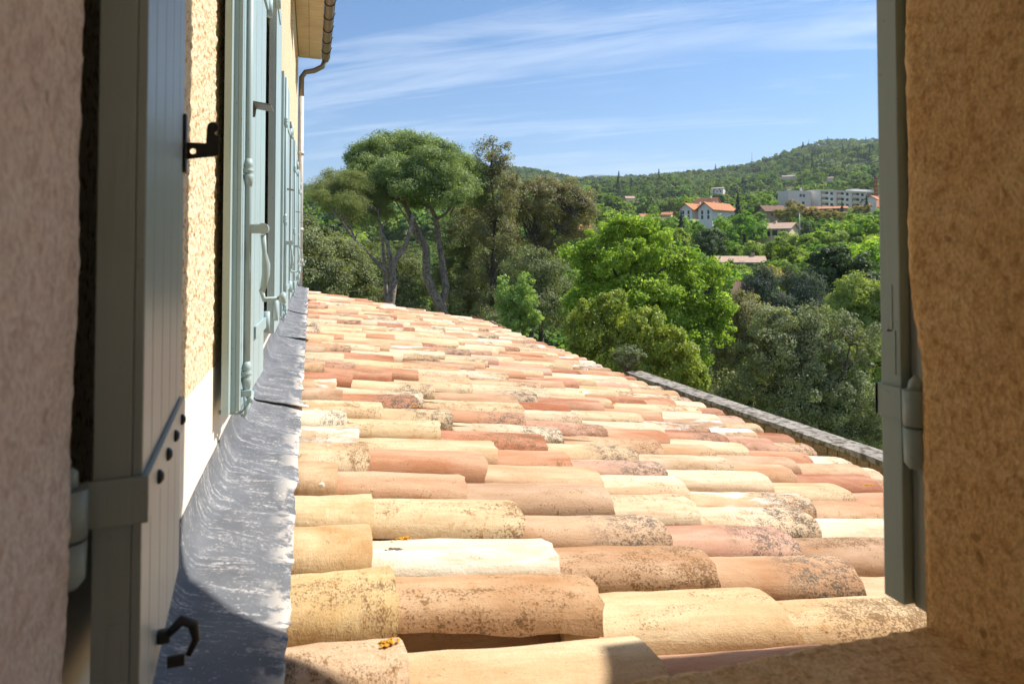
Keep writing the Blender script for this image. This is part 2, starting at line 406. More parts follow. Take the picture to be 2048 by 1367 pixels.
def leaf_mat(name, dark, light, transl=0.35, hue_var=0.12, gloss=0.6, spec=0.15, alt=None):
    """two leaf colours mixed leaf by leaf and patch by patch; some light passes through the blade"""
    m, t, b = new_mat(name); oi = N(t, 'ShaderNodeObjectInfo'); a = N(t, 'ShaderNodeAttribute'); a.attribute_name = 'v'
    c = mixc_(t, a.outputs['Fac'], dark, light)
    if alt is not None: c = mixc_(t, mrange(t, oi.outputs['Random'], 0.15, 0.95), c, alt)
    r2 = M(t, 'FRACT', M(t, 'MULTIPLY', oi.outputs['Random'], 7.77))
    hs = N(t, 'ShaderNodeHueSaturation'); L(t, c, hs.inputs['Color'])
    L(t, mrange(t, r2, 0, 1, 0.5 - 0.02, 0.5 + 0.02), hs.inputs['Hue']); L(t, mrange(t, oi.outputs['Random'], 0, 1, 1 - hue_var * 2, 1 + hue_var * 2), hs.inputs['Value'])
    L(t, hs.outputs[0], b.inputs['Base Color']); b.inputs['Roughness'].default_value = gloss; b.inputs['Specular IOR Level'].default_value = spec
    tr = N(t, 'ShaderNodeBsdfTranslucent'); mx = N(t, 'ShaderNodeMixShader'); mx.inputs[0].default_value = transl
    tl = mixc_(t, 1.0, hs.outputs[0], (1.5, 1.6, 0.6), 'MULTIPLY')
    L(t, tl, tr.inputs[0]); L(t, b.outputs[0], mx.inputs[1]); L(t, tr.outputs[0], mx.inputs[2])
    L(t, mx.outputs[0], t.nodes['Material Output'].inputs[0]); return m
lf_bright = leaf_mat('leaf_spring_green', (0.17, 0.27, 0.045), (0.48, 0.58, 0.14), 0.45, 0.04)
lf_laurel = leaf_mat('leaf_laurel', (0.12, 0.2, 0.03), (0.56, 0.62, 0.15), 0.35, 0.04, 0.42, 0.35)
lf_oak = leaf_mat('leaf_holm_oak', (0.11, 0.12, 0.055), (0.35, 0.36, 0.18), 0.28, 0.05, 0.55)
lf_oak_g = leaf_mat('leaf_grey_oak', (0.15, 0.16, 0.08), (0.37, 0.375, 0.22), 0.25, 0.05, 0.5)
lf_oak_b = leaf_mat('leaf_brown_oak', (0.16, 0.145, 0.08), (0.41, 0.37, 0.22), 0.3, 0.05, 0.55)
lf_pine = leaf_mat('pine_needles', (0.13, 0.17, 0.065), (0.4, 0.44, 0.2), 0.3, 0.04, 0.6)
lf_cedar = leaf_mat('cedar_needles', (0.06, 0.08, 0.055), (0.16, 0.19, 0.13), 0.15, 0.06, 0.6)
lf_pale = leaf_mat('leaf_pale_green', (0.2, 0.28, 0.07), (0.42, 0.48, 0.17), 0.4, 0.06)
lf_young = leaf_mat('leaf_soft_green', (0.16, 0.26, 0.09), (0.4, 0.52, 0.21), 0.4, 0.04)
lf_mid = leaf_mat('leaf_mid_green', (0.13, 0.23, 0.04), (0.33, 0.46, 0.09), 0.42, 0.16, alt=(0.20, 0.29, 0.06))
lf_far = leaf_mat('leaf_far_green', (0.12, 0.185, 0.055), (0.26, 0.34, 0.12), 0.35, 0.2, alt=(0.22, 0.28, 0.09))
lf_dark = leaf_mat('leaf_dark_green', (0.05, 0.08, 0.032), (0.11, 0.155, 0.065), 0.2, 0.16)
lf_rust = leaf_mat('leaf_yellow_bronze', (0.3, 0.24, 0.07), (0.46, 0.37, 0.14), 0.35, 0.1)
lf_olive = leaf_mat('leaf_olive_grey', (0.17, 0.21, 0.11), (0.33, 0.36, 0.22), 0.2, 0.05)

def ground_mat():
    m, t, b = new_mat('valley_ground'); g = N(t, 'ShaderNodeNewGeometry')
    c = mixc_(t, mrange(t, noise_tex(t, g.outputs[0], 0.02, 8, 0.6), 0.4, 0.6), (0.09, 0.13, 0.04), (0.22, 0.25, 0.10))
    c = mixc_(t, mrange(t, noise_tex(t, g.outputs[0], 0.3, 5, 0.6), 0.45, 0.65, 0, 0.5), c, (0.12, 0.10, 0.05))
    L(t, c, b.inputs['Base Color']); b.inputs['Roughness'].default_value = 1.0; b.inputs['Specular IOR Level'].default_value = 0.05; return m
m_ground = ground_mat()
m_farhill = simple('wooded_far_hill', (0.06, 0.085, 0.05), 1.0, var=0.3, scale=0.004)

# ------------------------------------------------------------------ terrain
RIDGE = [(-2000, 330), (300, 372), (600, 380), (760, 372), (1000, 342), (1060, 345), (1160, 362), (1290, 358), (1350, 350), (1400, 344), (1460, 336), (1500, 330), (1550, 312), (1600, 297), (1680, 290), (1765, 280), (1900, 268), (2200, 260), (6000, 300)]
ZT = [(0, -4.3), (14, -4.3), (27, -8.5), (40, -9.5), (60, -9.3), (100, -8.5), (150, -5.5), (250, 2.0), (400, 20)]
FR = [(400, 0), (700, .20), (1000, .42), (1400, .74), (1800, 1.0), (2300, .92), (4000, .35), (9000, 0.15)]
YAWW = YAW
def px_of(x, y):
    th = math.atan2(x, y) - YAW
    if abs(th) > 1.35: return 9000 if th > 0 else -9000
    return 1024 + F_PX * math.tan(th)
def ground_z(x, y):
    r = math.hypot(x, y)
    if r <= 400: z = float(np.interp(r, [a for a, _ in ZT], [b for _, b in ZT]))
    else:
        p = px_of(x, y)
        ry = float(np.interp(p, [a for a, _ in RIDGE], [b for _, b in RIDGE]))
        th = math.atan2(x, y) - YAW
        hz = (505 - ry) / F_PX * 1800 * max(0.25, math.cos(th)) - 7
        f = float(np.interp(r, [a for a, _ in FR], [b for _, b in FR]))
        z = 20 + (hz - 20) * f
    n = mnoise.fractal(Vector((x * 0.004, y * 0.004, 3.3)), 1.0, 2.0, 4)
    z += n * min(16, max(0, (r - 60)) * 0.018)
    return z
rr = [0.01] + list(np.geomspace(4, 9000, 110)); na = 200
V = []
for r in rr:
    for k in range(na):
        a = 2 * math.pi * k / na; x, y = r * math.sin(a), r * math.cos(a); V.append((x, y, ground_z(x, y)))
Fq = [(i * na + k, i * na + (k + 1) % na, (i + 1) * na + (k + 1) % na, (i + 1) * na + k) for i in range(len(rr) - 1) for k in range(na)]
g = link('ground', mesh_np('ground', V, Fq, m_ground, smooth=True)); tag(g, 'green valley ground rising to wooded hills', kind='structure')

# distant blue hills, closed ridges with depth
def far_ridge(name, D, prof, label):
    V = []; Fq = []; n = 120; pxs = np.linspace(prof[0][0], prof[-1][0], n)
    for i, p in enumerate(pxs):
        y = float(np.interp(p, [a for a, _ in prof], [b for _, b in prof])) + 1.2 * mnoise.noise(Vector((p * 0.02, D, 0)))
        for (dd, hh) in ((0.88, -200), (0.95, 0.55), (1.0, 1.0), (1.08, 0.5), (1.15, -200)):
            q = at(p, y, D * dd)
            V.append((q.x, q.y, q.z * dd * hh if hh > 0 else hh))
    for i in range(n - 1):
        for k in range(4): Fq.append((i * 5 + k, (i + 1) * 5 + k, (i + 1) * 5 + k + 1, i * 5 + k + 1))
    tag(link(name, mesh_np(name, V, Fq, m_farhill, smooth=True)), label, kind='structure')
far_ridge('distant_hill', 8000, [(950, 372), (1080, 362), (1150, 356), (1185, 349.5), (1230, 350), (1262, 354), (1300, 362), (1420, 380)], 'far blue hill on the horizon')

# ------------------------------------------------------------------ house
house = thing('country_house', 'ochre rendered house with grey-green shutters and a tiled lean-to roof seen from its own window', 'house', (0, 0, -4.3))
XW = -0.223; Y_END = 11.7
WIN_Y = [2.40, 4.95, 7.40, 9.85]; WIN_W = 1.03
def facade():
    ys = sorted(set([0.62, 2.1, Y_END] + [v for w0 in WIN_Y for v in (w0, w0 + WIN_W)] + [1.15]))
    zs = [-4.5, -0.66, -0.345, -0.27, 1.0, 1.12, 2.36, 3.05, 3.22]
    mb = MB(); band = MB()
    def is_open(y, z):
        for w0 in WIN_Y:
            if w0 < y < w0 + WIN_W and (-0.345 < z < 1.12 or 2.36 < z < 3.05): return True
        return False
    for i in range(len(ys) - 1):
        for j in range(len(zs) - 1):
            yc, zc_ = (ys[i] + ys[i + 1]) / 2, (zs[j] + zs[j + 1]) / 2
            if is_open(yc, zc_): continue
            tgt = band if -0.66 < zc_ < -0.27 else mb
            if 1.15 < yc < 2.1 and -0.27 < zc_ < 1.0: continue      # near patch has real relief
            x = XW + (0.004 if tgt is band else 0)
            tgt.box(XW - 0.35, x, ys[i], ys[i + 1], zs[j], zs[j + 1])
    mb.build('facade_wall', m_stucco, house); band.build('plinth_band', m_band, house)
    # window recess backing, frames and panes
    for w0 in WIN_Y:
        for z0, z1 in ((-0.345, 1.12), (2.36, 3.05)):
            f = MB()
            f.box(XW - 0.20, XW - 0.16, w0, w0 + 0.06, z0, z1); f.box(XW - 0.20, XW - 0.16, w0 + WIN_W - 0.06, w0 + WIN_W, z0, z1)
            f.box(XW - 0.20, XW - 0.16, w0 + 0.06, w0 + WIN_W - 0.06, z1 - 0.06, z1); f.box(XW - 0.20, XW - 0.16, w0 + 0.06, w0 + WIN_W - 0.06, z0, z0 + 0.06)
            f.box(XW - 0.20, XW - 0.16, w0 + WIN_W / 2 - 0.04, w0 + WIN_W / 2 + 0.04, z0 + 0.06, z1 - 0.06)
            fo = f.build('window', m_frame, house)
            for a, b in ((w0 + 0.06, w0 + WIN_W / 2 - 0.04), (w0 + WIN_W / 2 + 0.04, w0 + WIN_W - 0.06)):
                MB().box(XW - 0.188, XW - 0.182, a, b, z0 + 0.06, z1 - 0.06).build('pane', m_glass, fo)
facade()
# near patch of render with modelled relief
def near_render():
    y0, y1, z0, z1, st = 1.15, 2.1, -0.27, 1.0, 0.0052
    ny, nz = int((y1 - y0) / st), int((z1 - z0) / st)
    V = []; 
    for j in range(nz + 1):
        z = z0 + (z1 - z0) * j / nz
        for i in range(ny + 1):
            y = y0 + (y1 - y0) * i / ny
            n1 = mnoise.noise(Vector((y * 95, z * 80, 1.7))); n2 = mnoise.noise(Vector((y * 190, z * 170, 5.1)))
            h = max(-0.25, n1 + 0.5 * n2) * 0.0048
            fade = min(1, max(0, (z + 0.235 + 0.04 * mnoise.noise(Vector((y * 9, 0, 2)))) / 0.03))
            ed = min(1, (y1 - y) / 0.02, (z1 - z) / 0.02)
            V.append((XW + 0.003 + h * fade * max(0, ed), y, z))
    Fq = [(j * (ny + 1) + i, j * (ny + 1) + i + 1, (j + 1) * (ny + 1) + i + 1, (j + 1) * (ny + 1) + i) for j in range(nz) for i in range(ny)]
    link('rough_render', mesh_np('rough_render', V, Fq, m_stucco_near, smooth=True), house)
near_render()

# ---- lean-to roof
SL = 0.195; H0 = 0.60; ROWP = 0.238; Y0R = 1.10; NROW = 45; X_EAVE = 2.90
ang = math.atan(SL)
roof = MB()
def rz(x): return -(H0 + SL * x)
deck = MB()
yA, yB = 0.625, Y0R + (NROW - 0.3) * ROWP
deck.prism([(XW, yA, rz(XW) - 0.115), (X_EAVE - 0.06, yA, rz(X_EAVE - 0.06) - 0.115), (X_EAVE - 0.06, yA, rz(X_EAVE) - 0.20), (XW, yA, rz(XW) - 0.20)], (0, yB - yA, 0))
roof_o = deck.build('lean_to_roof', m_deck, house); roof_o['label'] = 'low tiled roof sloping down from the facade to the right'
# body of the extension below the roof
ext = MB(); ext.box(XW, X_EAVE - 0.35, 0.62, yB - 0.12, -4.5, rz(X_EAVE) - 0.21)
ext.build('extension_wall', m_stucco, house)

def tile_mesh(name, L_=0.53, seed=0, chip=False):
    r = random.Random(seed); nl, na_ = 13, 13
    wl, wu = 0.113 + r.uniform(-.005, .004), 0.088        # half widths lower / upper end
    hl, hu = 0.072 + r.uniform(-.006, .005), 0.054
    th = 0.016
    V = []; Fq = []
    warp = r.uniform(-0.004, 0.004); sag = r.uniform(-0.003, 0.004)
    for s_ in (0, 1):
        for i in range(nl):
            t = i / (nl - 1); x = t * L_
            for k in range(na_):
                u = k / (na_ - 1); a = math.pi * u
                wv = wu + (wl - wu) * t; hv = hu + (hl - hu) * t
                ex = 0.78
                cy = math.copysign(abs(math.cos(a)) ** ex, math.cos(a)); sz = math.sin(a) ** ex
                y = (wv - s_ * th) * cy; z = (hv - s_ * th) * sz + sag * math.sin(math.pi * t) + warp * t * cy
                xx = x
                nn = mnoise.noise(Vector((x * 9 + seed * 7, a * 2.1, seed)))
                z += (0.0034 * nn + 0.0016 * mnoise.noise(Vector((x * 31 + seed, a * 5.1, seed * 2)))) * (1 if s_ == 0 else 0.6)
                if i == nl - 1: xx += 0.010 * mnoise.noise(Vector((a * 3, seed * 3.1, 4))) + 0.005 * mnoise.noise(Vector((a * 9, seed * 2.1, 9))) - 0.010 * (1 - math.sin(a))
                if k in (0, na_ - 1):
                    jag = 0.011 * mnoise.noise(Vector((x * 22, seed + k, 8))) 
                    z += max(-0.004, jag) + 0.002
                    if chip and k == 0 and 8 <= i <= 10: z += 0.013 * (1 if i == 9 else 0.3)
                V.append((xx, y, z))
    def id_(s_, i, k): return s_ * nl * na_ + i * na_ + k
    for i in range(nl - 1):
        for k in range(na_ - 1):
            Fq.append((id_(0, i, k), id_(0, i + 1, k), id_(0, i + 1, k + 1), id_(0, i, k + 1)))
            Fq.append((id_(1, i, k), id_(1, i, k + 1), id_(1, i + 1, k + 1), id_(1, i + 1, k)))
        Fq.append((id_(0, i, 0), id_(1, i, 0), id_(1, i + 1, 0), id_(0, i + 1, 0)))
        Fq.append((id_(0, i, na_ - 1), id_(0, i + 1, na_ - 1), id_(1, i + 1, na_ - 1), id_(1, i, na_ - 1)))
    for k in range(na_ - 1):
        Fq.append((id_(0, nl - 1, k), id_(1, nl - 1, k), id_(1, nl - 1, k + 1), id_(0, nl - 1, k + 1)))
        Fq.append((id_(0, 0, k), id_(0, 0, k + 1), id_(1, 0, k + 1), id_(1, 0, k)))
    me = mesh_np(name, V, Fq, m_tile, smooth=True)
    me.set_sharp_from_angle(angle=R_(50))
    return me, np.array(V), np.array(Fq)
def pick_seed(kind):
    while True:
        a = random.random(); r2 = (17.31 * a) % 1; r3 = (53.77 * a) % 1; r4 = (131.9 * a) % 1
        ok = {'speck': r2 > .85 and r3 < .88 and r4 < .86, 'lime': r2 < .4 and r3 > .92 and r4 < .86, 'crust': r4 > .89 and r3 < .88, 'clean': r2 < .45 and r3 < .88 and r4 < .86, None: True}[kind]
        if ok: return a
SEEDK = {(1, 1): 'speck', (0, 0): 'speck', (0, 1): 'clean', (2, 1): 'lime', (1, 2): 'clean', (0, 2): 'clean', (2, 2): 'speck', (2, 3): 'crust', (3, 2): 'crust', (3, 1): 'speck', (1, 0): 'speck', (2, 0): None, (3, 0): 'clean',
         (4, 0): 'clean', (4, 1): 'clean', (5, 1): 'clean', (4, 2): 'clean', (5, 2): 'clean', (1, 3): 'speck', (3, 3): 'crust', (3, 4): 'speck', (8, 1): 'crust', (10, 1): 'crust'}
variants = [tile_mesh('roof_tile', seed=s, chip=(s == 3)) for s in range(12)]
PAL = [((0.74, 0.55, 0.34), 24), ((0.79, 0.63, 0.45), 18), ((0.68, 0.45, 0.27), 12), ((0.62, 0.35, 0.20), 13), ((0.54, 0.235, 0.125), 14),
       ((0.45, 0.135, 0.065), 11), ((0.82, 0.71, 0.54), 10), ((0.50, 0.30, 0.19), 8), ((0.60, 0.34, 0.26), 8)]
PW = [b for _, b in PAL]
# tiles one can recognise in the photograph: (row, column) -> tint
KEY = {(1, 1): (0.55, 0.32, 0.16), (0, 0): (0.60, 0.40, 0.24), (0, 1): (0.70, 0.50, 0.29), (1, 2): (0.70, 0.52, 0.29), (0, 2): (0.60, 0.30, 0.19), (2, 1): (0.86, 0.78, 0.64), (2, 2): (0.56, 0.35, 0.21),
       (3, 1): (0.74, 0.58, 0.36), (3, 2): (0.55, 0.34, 0.21), (4, 1): (0.58, 0.33, 0.20), (5, 1): (0.57, 0.28, 0.165), (4, 2): (0.52, 0.35, 0.24),
       (5, 2): (0.66, 0.42, 0.25), (4, 3): (0.78, 0.64, 0.44), (2, 3): (0.60, 0.37, 0.22), (1, 3): (0.72, 0.54, 0.31), (1, 0): (0.70, 0.50, 0.22), (2, 0): (0.66, 0.45, 0.22),
       (3, 0): (0.74, 0.58, 0.34), (4, 0): (0.60, 0.37, 0.20), (9, 1): (0.52, 0.19, 0.10), (7, 2): (0.50, 0.17, 0.09), (7, 1): (0.70, 0.55, 0.33), (8, 1): (0.70, 0.54, 0.33)}
tiles = []
for k in range(-2, NROW):
    Yc = Y0R + ROWP * k
    n_y = random.uniform(-.009, .009); roww = random.uniform(-.035, .035)
    for c in range(8):
        x_end = 0.14 + 0.425 * c + roww * (0.5 if k < 4 else 1) + random.uniform(-.022, .022)
        if k >= 4: x_end += 0.09 * math.sin(k * 2.4 + 1) + random.uniform(-.05, .05) + 0.04 * math.sin(c * 2.1 + k)
        L_t = 0.53; x0 = x_end - L_t
        if c == 0: x0 = -0.115; x_end = max(0.07, x_end)
        if x_end > X_EAVE + 0.06: x_end = X_EAVE + random.uniform(-.03, .03); x0 = x_end - L_t
        tiles.append((k, c, Yc + n_y + random.uniform(-.005, .005), x0, x_end))
def near_key(tt): return math.hypot((tt[3] + tt[4]) / 2, tt[2])
order = sorted(range(len(tiles)), key=lambda i: near_key(tiles[i]))
indiv = set(order[:298])
farV = []; farF = []; farC = []; base = 0
tilt = math.atan(0.021 / 0.425)
prev = None
for i, (k, c, Yc, x0, xe) in enumerate(tiles):
    me, tv, tf = variants[random.randrange(12)]
    if (k, c) == (1, 1): me, tv, tf = variants[3]
    col = KEY.get((k, c))
    if col is None:
        col = prev
        while col == prev: col = random.choices([a for a, _ in PAL], PW)[0]
        prev = col
        f = random.uniform(0.86, 1.10); col = tuple(min(0.86, x * f) for x in col)
    sx = (xe - x0) / 0.53
    lift = 0.012 + (0.016 if c < 7 else 0) + random.uniform(-.002, .003)
    # crest at the lower end follows the roof plane
    z_end = rz(xe) - 0.073
    z0 = z_end + math.sin(ang - tilt) * (xe - x0) * 1.0
    rot = (random.uniform(-.05, .05), ang - tilt + random.uniform(-.010, .010), random.uniform(-.024, .024))
    if i in indiv:
        o = link('roof_tile', me, roof_o, (x0, Yc, z0), rot); o.scale = (sx, 1, 1); o.color = (*col, pick_seed(SEEDK.get((k, c))))
        if 0 <= k <= 5 and c >= 1: o.scale[1] = random.uniform(0.94, 1.0); o.location.z += 0.004 + 0.014 * random.random()
        if (k, c) in ((1, 1), (2, 2), (1, 3), (2, 3), (6, 4)): o.scale[1] = 0.86; o.location.z += 0.012
        if not (0 <= k <= 5) and c >= 1: o.scale[1] = random.uniform(0.99, 1.05); o.location.z += 0.006 * random.random()
    else:
        Mx = Matrix.Translation((x0, Yc, z0)) @ Matrix(((1, 0, 0), (0, 1, 0), (0, 0, 1))).to_4x4()
        Rm = np.array((Matrix.Rotation(rot[2], 3, 'Z') @ Matrix.Rotation(rot[1], 3, 'Y') @ Matrix.Rotation(rot[0], 3, 'X')))
        vv = (tv * np.array([sx, 1, 1])) @ Rm.T + np.array([x0, Yc, z0])
        farV.append(vv); farF.append(tf + base); base += len(vv); farC.append(np.tile(np.array([*col, random.random()]), (len(vv), 1)))
if farV:
    me = mesh_np('roof_tile', np.vstack(farV), np.vstack(farF), m_tile_far, {'tint': ('POINT', 'FLOAT_COLOR', np.vstack(farC))}, smooth=True)
    me.set_sharp_from_angle(angle=R_(50)); o = link('roof_tile', me, roof_o); o['kind'] = 'stuff'; o['label'] = 'farthest clay tiles at the end of the roof'
# channel tiles between the covers
ch = MB()
for k in range(-2, NROW):
    Yc = Y0R + ROWP * (k + 0.5)
    for c in range(8):
        x1 = min(0.02 + 0.425 * c + random.uniform(-.03, .03), X_EAVE + 0.01); x0 = max(x1 - 0.5, -0.18)
        vs = []
        for (x, dz) in ((x0, 0.0), (x1, 0.016)):
            for q in range(7):
                a = math.pi * q / 6; vs.append((x, Yc - 0.085 * math.cos(a), rz(x) - 0.045 + dz - 0.062 * math.sin(a)))
        fs = [(q, q + 1, 7 + q + 1, 7 + q) for q in range(6)]
        ch.add(vs, fs, True)
chm = ch.mesh('channel_tiles', m_tile_far)
ca = chm.attributes.new('tint', 'FLOAT_COLOR', 'POINT'); ca.data.foreach_set('color', np.tile(np.array([0.34, 0.20, 0.11, 0.3], np.float32), len(ch.v)))
o = link('channel_tiles', chm, roof_o); o['kind'] = 'stuff'
# orange lichen tufts and mortar crumbs lying on tiles
def on_roof(px, py, dz=0.0):
    r = ray(px, py); k = -H0 / (r.z + SL * r.x) ; return r * k + Vector((0, 0, dz))
def tuft(px, py, s, n=26):
    mb = MB(); c = on_roof(px, py)
    for _ in range(n):
        p = c + Vector((random.gauss(0, s), random.gauss(0, s * .4), random.uniform(-.005, .001)))
        q = s * random.uniform(.3, .6)
        mb.add([p + Vector((q, 0, 0)), p + Vector((0, q, 0)), p + Vector((-q, 0, 0)), p + Vector((0, -q, 0)), p + Vector((0, 0, q * .35))], [(0, 1, 4), (1, 2, 4), (2, 3, 4), (3, 0, 4)])
    mb.build('lichen_tuft', m_lichen_o, roof_o)
for a in ((805, 1074, .010), (778, 1282, .010), (1563, 990, .016), (1332, 788, .014), (1592, 885, .009), (1738, 968, .014), (830, 812, .010), (1227, 806, .010)): tuft(*a)
for (px, py) in ((655, 882), (667, 937), (643, 958), (632, 812), (684, 884)):
    c = on_roof(px, py, -0.016); mb = MB(); s = random.uniform(.006, .011)
    bm = bmesh.new(); bmesh.ops.create_icosphere(bm, subdivisions=1, radius=s)
    for v in bm.verts: v.co *= random.uniform(.6, 1.2)
    bm.verts.index_update(); mb.add([c + v.co for v in bm.verts], [[v.index for v in f.verts] for f in bm.faces]); bm.free()
    mb.build('mortar_crumb', m_pebble, roof_o)

# lead flashing in lapped sheets
def flashing():
    cuts = [0.625, 2.72, 4.72, 6.75, 8.8, yB]
    for s in range(len(cuts) - 1):
        a, b = cuts[s], cuts[s + 1] + (0.05 if s < 4 else 0)
        a2 = a - 0.02 if s else a
        ny = int((b - a2) / 0.016); V = []; nx = 15
        for j in range(ny + 1):
            y = a2 + (b - a2) * j / ny
            ph = 2 * math.pi * (y - Y0R) / ROWP
            lap = 0.0
            if s: lap = 0.010 + 0.012 * math.exp(-((y - a2) / 0.03) ** 2)
            for i in range(nx):
                t = i / (nx - 1)
                edge = -0.030 + 0.010 * mnoise.noise(Vector((y * 6, s, 0))) + 0.006 * mnoise.noise(Vector((y * 24, s, 2)))
                if s: edge += 0.028 * math.exp(-((y - a2) / 0.05) ** 2)
                if t < 0.30:
                    q = t / 0.30; a_ = math.pi / 2 * q
                    x = XW + 0.006 + 0.045 * (1 - math.cos(a_)) ; z = rz(XW + 0.05) + 0.012 + 0.085 * (1 - math.sin(a_)) ** 1.2
                else:
                    q = (t - 0.30) / 0.70; x0 = XW + 0.051; x = x0 + (edge - x0) * q
                    z = rz(x) + 0.012 - 0.026 * (0.5 - 0.5 * math.cos(ph)) * q ** 0.8
                w_ = 0.009 * mnoise.noise(Vector((x * 7, y * 5, 1.2 + s))) + 0.0025 * mnoise.noise(Vector((x * 26, y * 16 + x * 30, 3.2)))
                z += max(-0.004, w_) * (0.4 + 0.6 * min(1, t * 2)) + lap * (0.3 + 0.7 * t)
                V.append((x, y, z))
        top = len(V); V += [(x, y, z - 0.003) for (x, y, z) in V]
        Fq = []
        for j in range(ny):
            for i in range(nx - 1):
                q = (j * nx + i, j * nx + i + 1, (j + 1) * nx + i + 1, (j + 1) * nx + i); Fq.append(q); Fq.append(tuple(top + v for v in q[::-1]))
            q = (j * nx + nx - 1, (j + 1) * nx + nx - 1); Fq.append((q[0], top + q[0], top + q[1], q[1]))
        for i in range(nx - 1): Fq.append((i, top + i, top + i + 1, i + 1))
        link('lead_flashing', mesh_np('lead_flashing', V, Fq, m_lead, smooth=True), roof_o)
flashing()

# ---- eave, soffit boards, gutter, downpipe at the far end
ZS = 3.22; sof = MB().box(XW - 0.3, 0.145, 0.62, Y_END + 0.02, ZS + 0.012, ZS + 0.20).build('main_eave', m_soffit_join, house)
y = 4.0
while y < Y_END - 0.01:
    wd = 0.11; MB().box(XW + 0.01, -0.052, y, min(y + wd, Y_END), ZS - 0.01, ZS + 0.01).build('soffit_board', m_soffit, sof)
    MB().box(-0.046, 0.14, y + 0.02, min(y + 0.02 + wd, Y_END + .02), ZS - 0.008, ZS + 0.01).build('soffit_board', m_soffit, sof); y += wd + 0.006
def gutter():
    g_ = MB(); pr = []
    for q in range(9):
        a = math.pi * q / 8; pr.append((0.21 - 0.062 * math.cos(a), ZS + 0.03 - 0.066 * math.sin(a)))
    pr2 = [(0.21 + (x - 0.21) * 0.93, ZS + 0.03 + (z - ZS - 0.03) * 0.93) for x, z in pr]
    poly = pr + pr2[::-1]
    for i in range(len(pr) - 1):
        g_.add([(pr[i][0], 1.5, pr[i][1]), (pr[i + 1][0], 1.5, pr[i + 1][1]), (pr[i + 1][0], Y_END + 0.12, pr[i + 1][1]), (pr[i][0], Y_END + 0.12, pr[i][1])], [(0, 1, 2, 3)], True)
        g_.add([(pr2[i][0], 1.5, pr2[i][1]), (pr2[i + 1][0], 1.5, pr2[i + 1][1]), (pr2[i + 1][0], Y_END + 0.12, pr2[i + 1][1]), (pr2[i][0], Y_END + 0.12, pr2[i][1])], [(3, 2, 1, 0)], True)
    g_.prism([(x, Y_END + 0.12, z) for x, z in pr], (0, 0.004, 0))
    g_.tube([(0.275, 1.5, ZS + 0.035), (0.275, Y_END + 0.12, ZS + 0.035)], 0.008, 6)
    go = g_.build('gutter', m_gutter, house)
    for yb in np.arange(5.2, Y_END, 0.55):
        b_ = MB(); b_.tube([(0.21 - 0.069 * math.cos(math.pi * q / 8), yb, ZS + 0.03 - 0.073 * math.sin(math.pi * q / 8)) for q in range(9)] + [(0.30, yb, ZS + 0.07)], 0.007, 5)
        b_.build('gutter_bracket', m_iron, go)
    p = MB(); p.tube([(0.20, Y_END + 0.05, ZS - 0.02), (0.16, Y_END + 0.05, ZS - 0.12), (0.03, Y_END + 0.04, ZS - 0.20), (-0.11, Y_END - 0.02, ZS - 0.25), (-0.168, Y_END - 0.03, ZS - 0.34), (-0.172, Y_END - 0.03, ZS - 0.7)], 0.042, 12)
    p.build('gutter_elbow', m_gutter, house)
    d = MB(); d.tube([(-0.172, Y_END - 0.03, ZS - 0.66), (-0.172, Y_END - 0.03, -0.62)], 0.044, 12)
    for zz in (1.6, 0.35, -0.15): d.tube([(-0.172, Y_END - 0.03, zz), (-0.172, Y_END - 0.03, zz + 0.05)], 0.054, 12)
    d.build('downpipe', m_pipe, house)
gutter()

# ---- facade shutters
SZ0, SZ1 = -0.385, 1.10
def handle_parts(par, m):
    """espagnolette rod with rings, bracket, drop handle and knob. frame: x out of the leaf, y along, z up"""
    r = MB(); r.tube([m @ Vector((0.047, 0.075, z)) for z in (SZ0 + 0.03, 0.2, SZ1 - 0.03)], 0.0085, 10)
    ro = r.build('locking_rod', m_paint, par)
    for zc_ in (0.205, -0.30, 0.80):
        g_ = MB(); c = m @ Vector((0.047, 0.075, zc_))
        g_.lathe([(0.0085, -0.040), (0.0115, -0.020), (0.0125, -0.011), (0.0090, -0.008), (0.0130, -0.003), (0.0130, 0.002), (0.0092, 0.006), (0.0118, 0.011), (0.0085, 0.030)], c)
        g_.box(0.030, 0.047, 0.062, 0.088, zc_ - 0.006, zc_ + 0.006, m)
        g_.build('rod_ring', m_paint, par)
    h = MB()
    h.box(0.047, 0.078, 0.069, 0.083, 0.048, 0.072, m, bev=0.003)
    h.tube([m @ Vector((0.083, 0.060, 0.060)), m @ Vector((0.083, 0.088, 0.060))], 0.014, 12)
    h.tube([m @ Vector(q) for q in ((0.083, 0.08, 0.045), (0.086, 0.082, 0.0), (0.090, 0.084, -0.03), (0.090, 0.084, -0.055), (0.082, 0.08, -0.10))], [0.007, 0.006, 0.0105, 0.010, 0.007], 9)
    h.tube([m @ Vector(q) for q in ((0.080, 0.08, -0.092), (0.086, 0.08, -0.118), (0.125, 0.08, -0.115))], [0.007, 0.007, 0.0045], 9)
    h.tube([m @ Vector((0.122, 0.08, -0.115)), m @ Vector((0.133, 0.08, -0.115)), m @ Vector((0.139, 0.08, -0.115))], [0.009, 0.017, 0.012], 14)
    h.build('handle', m_paint, par)
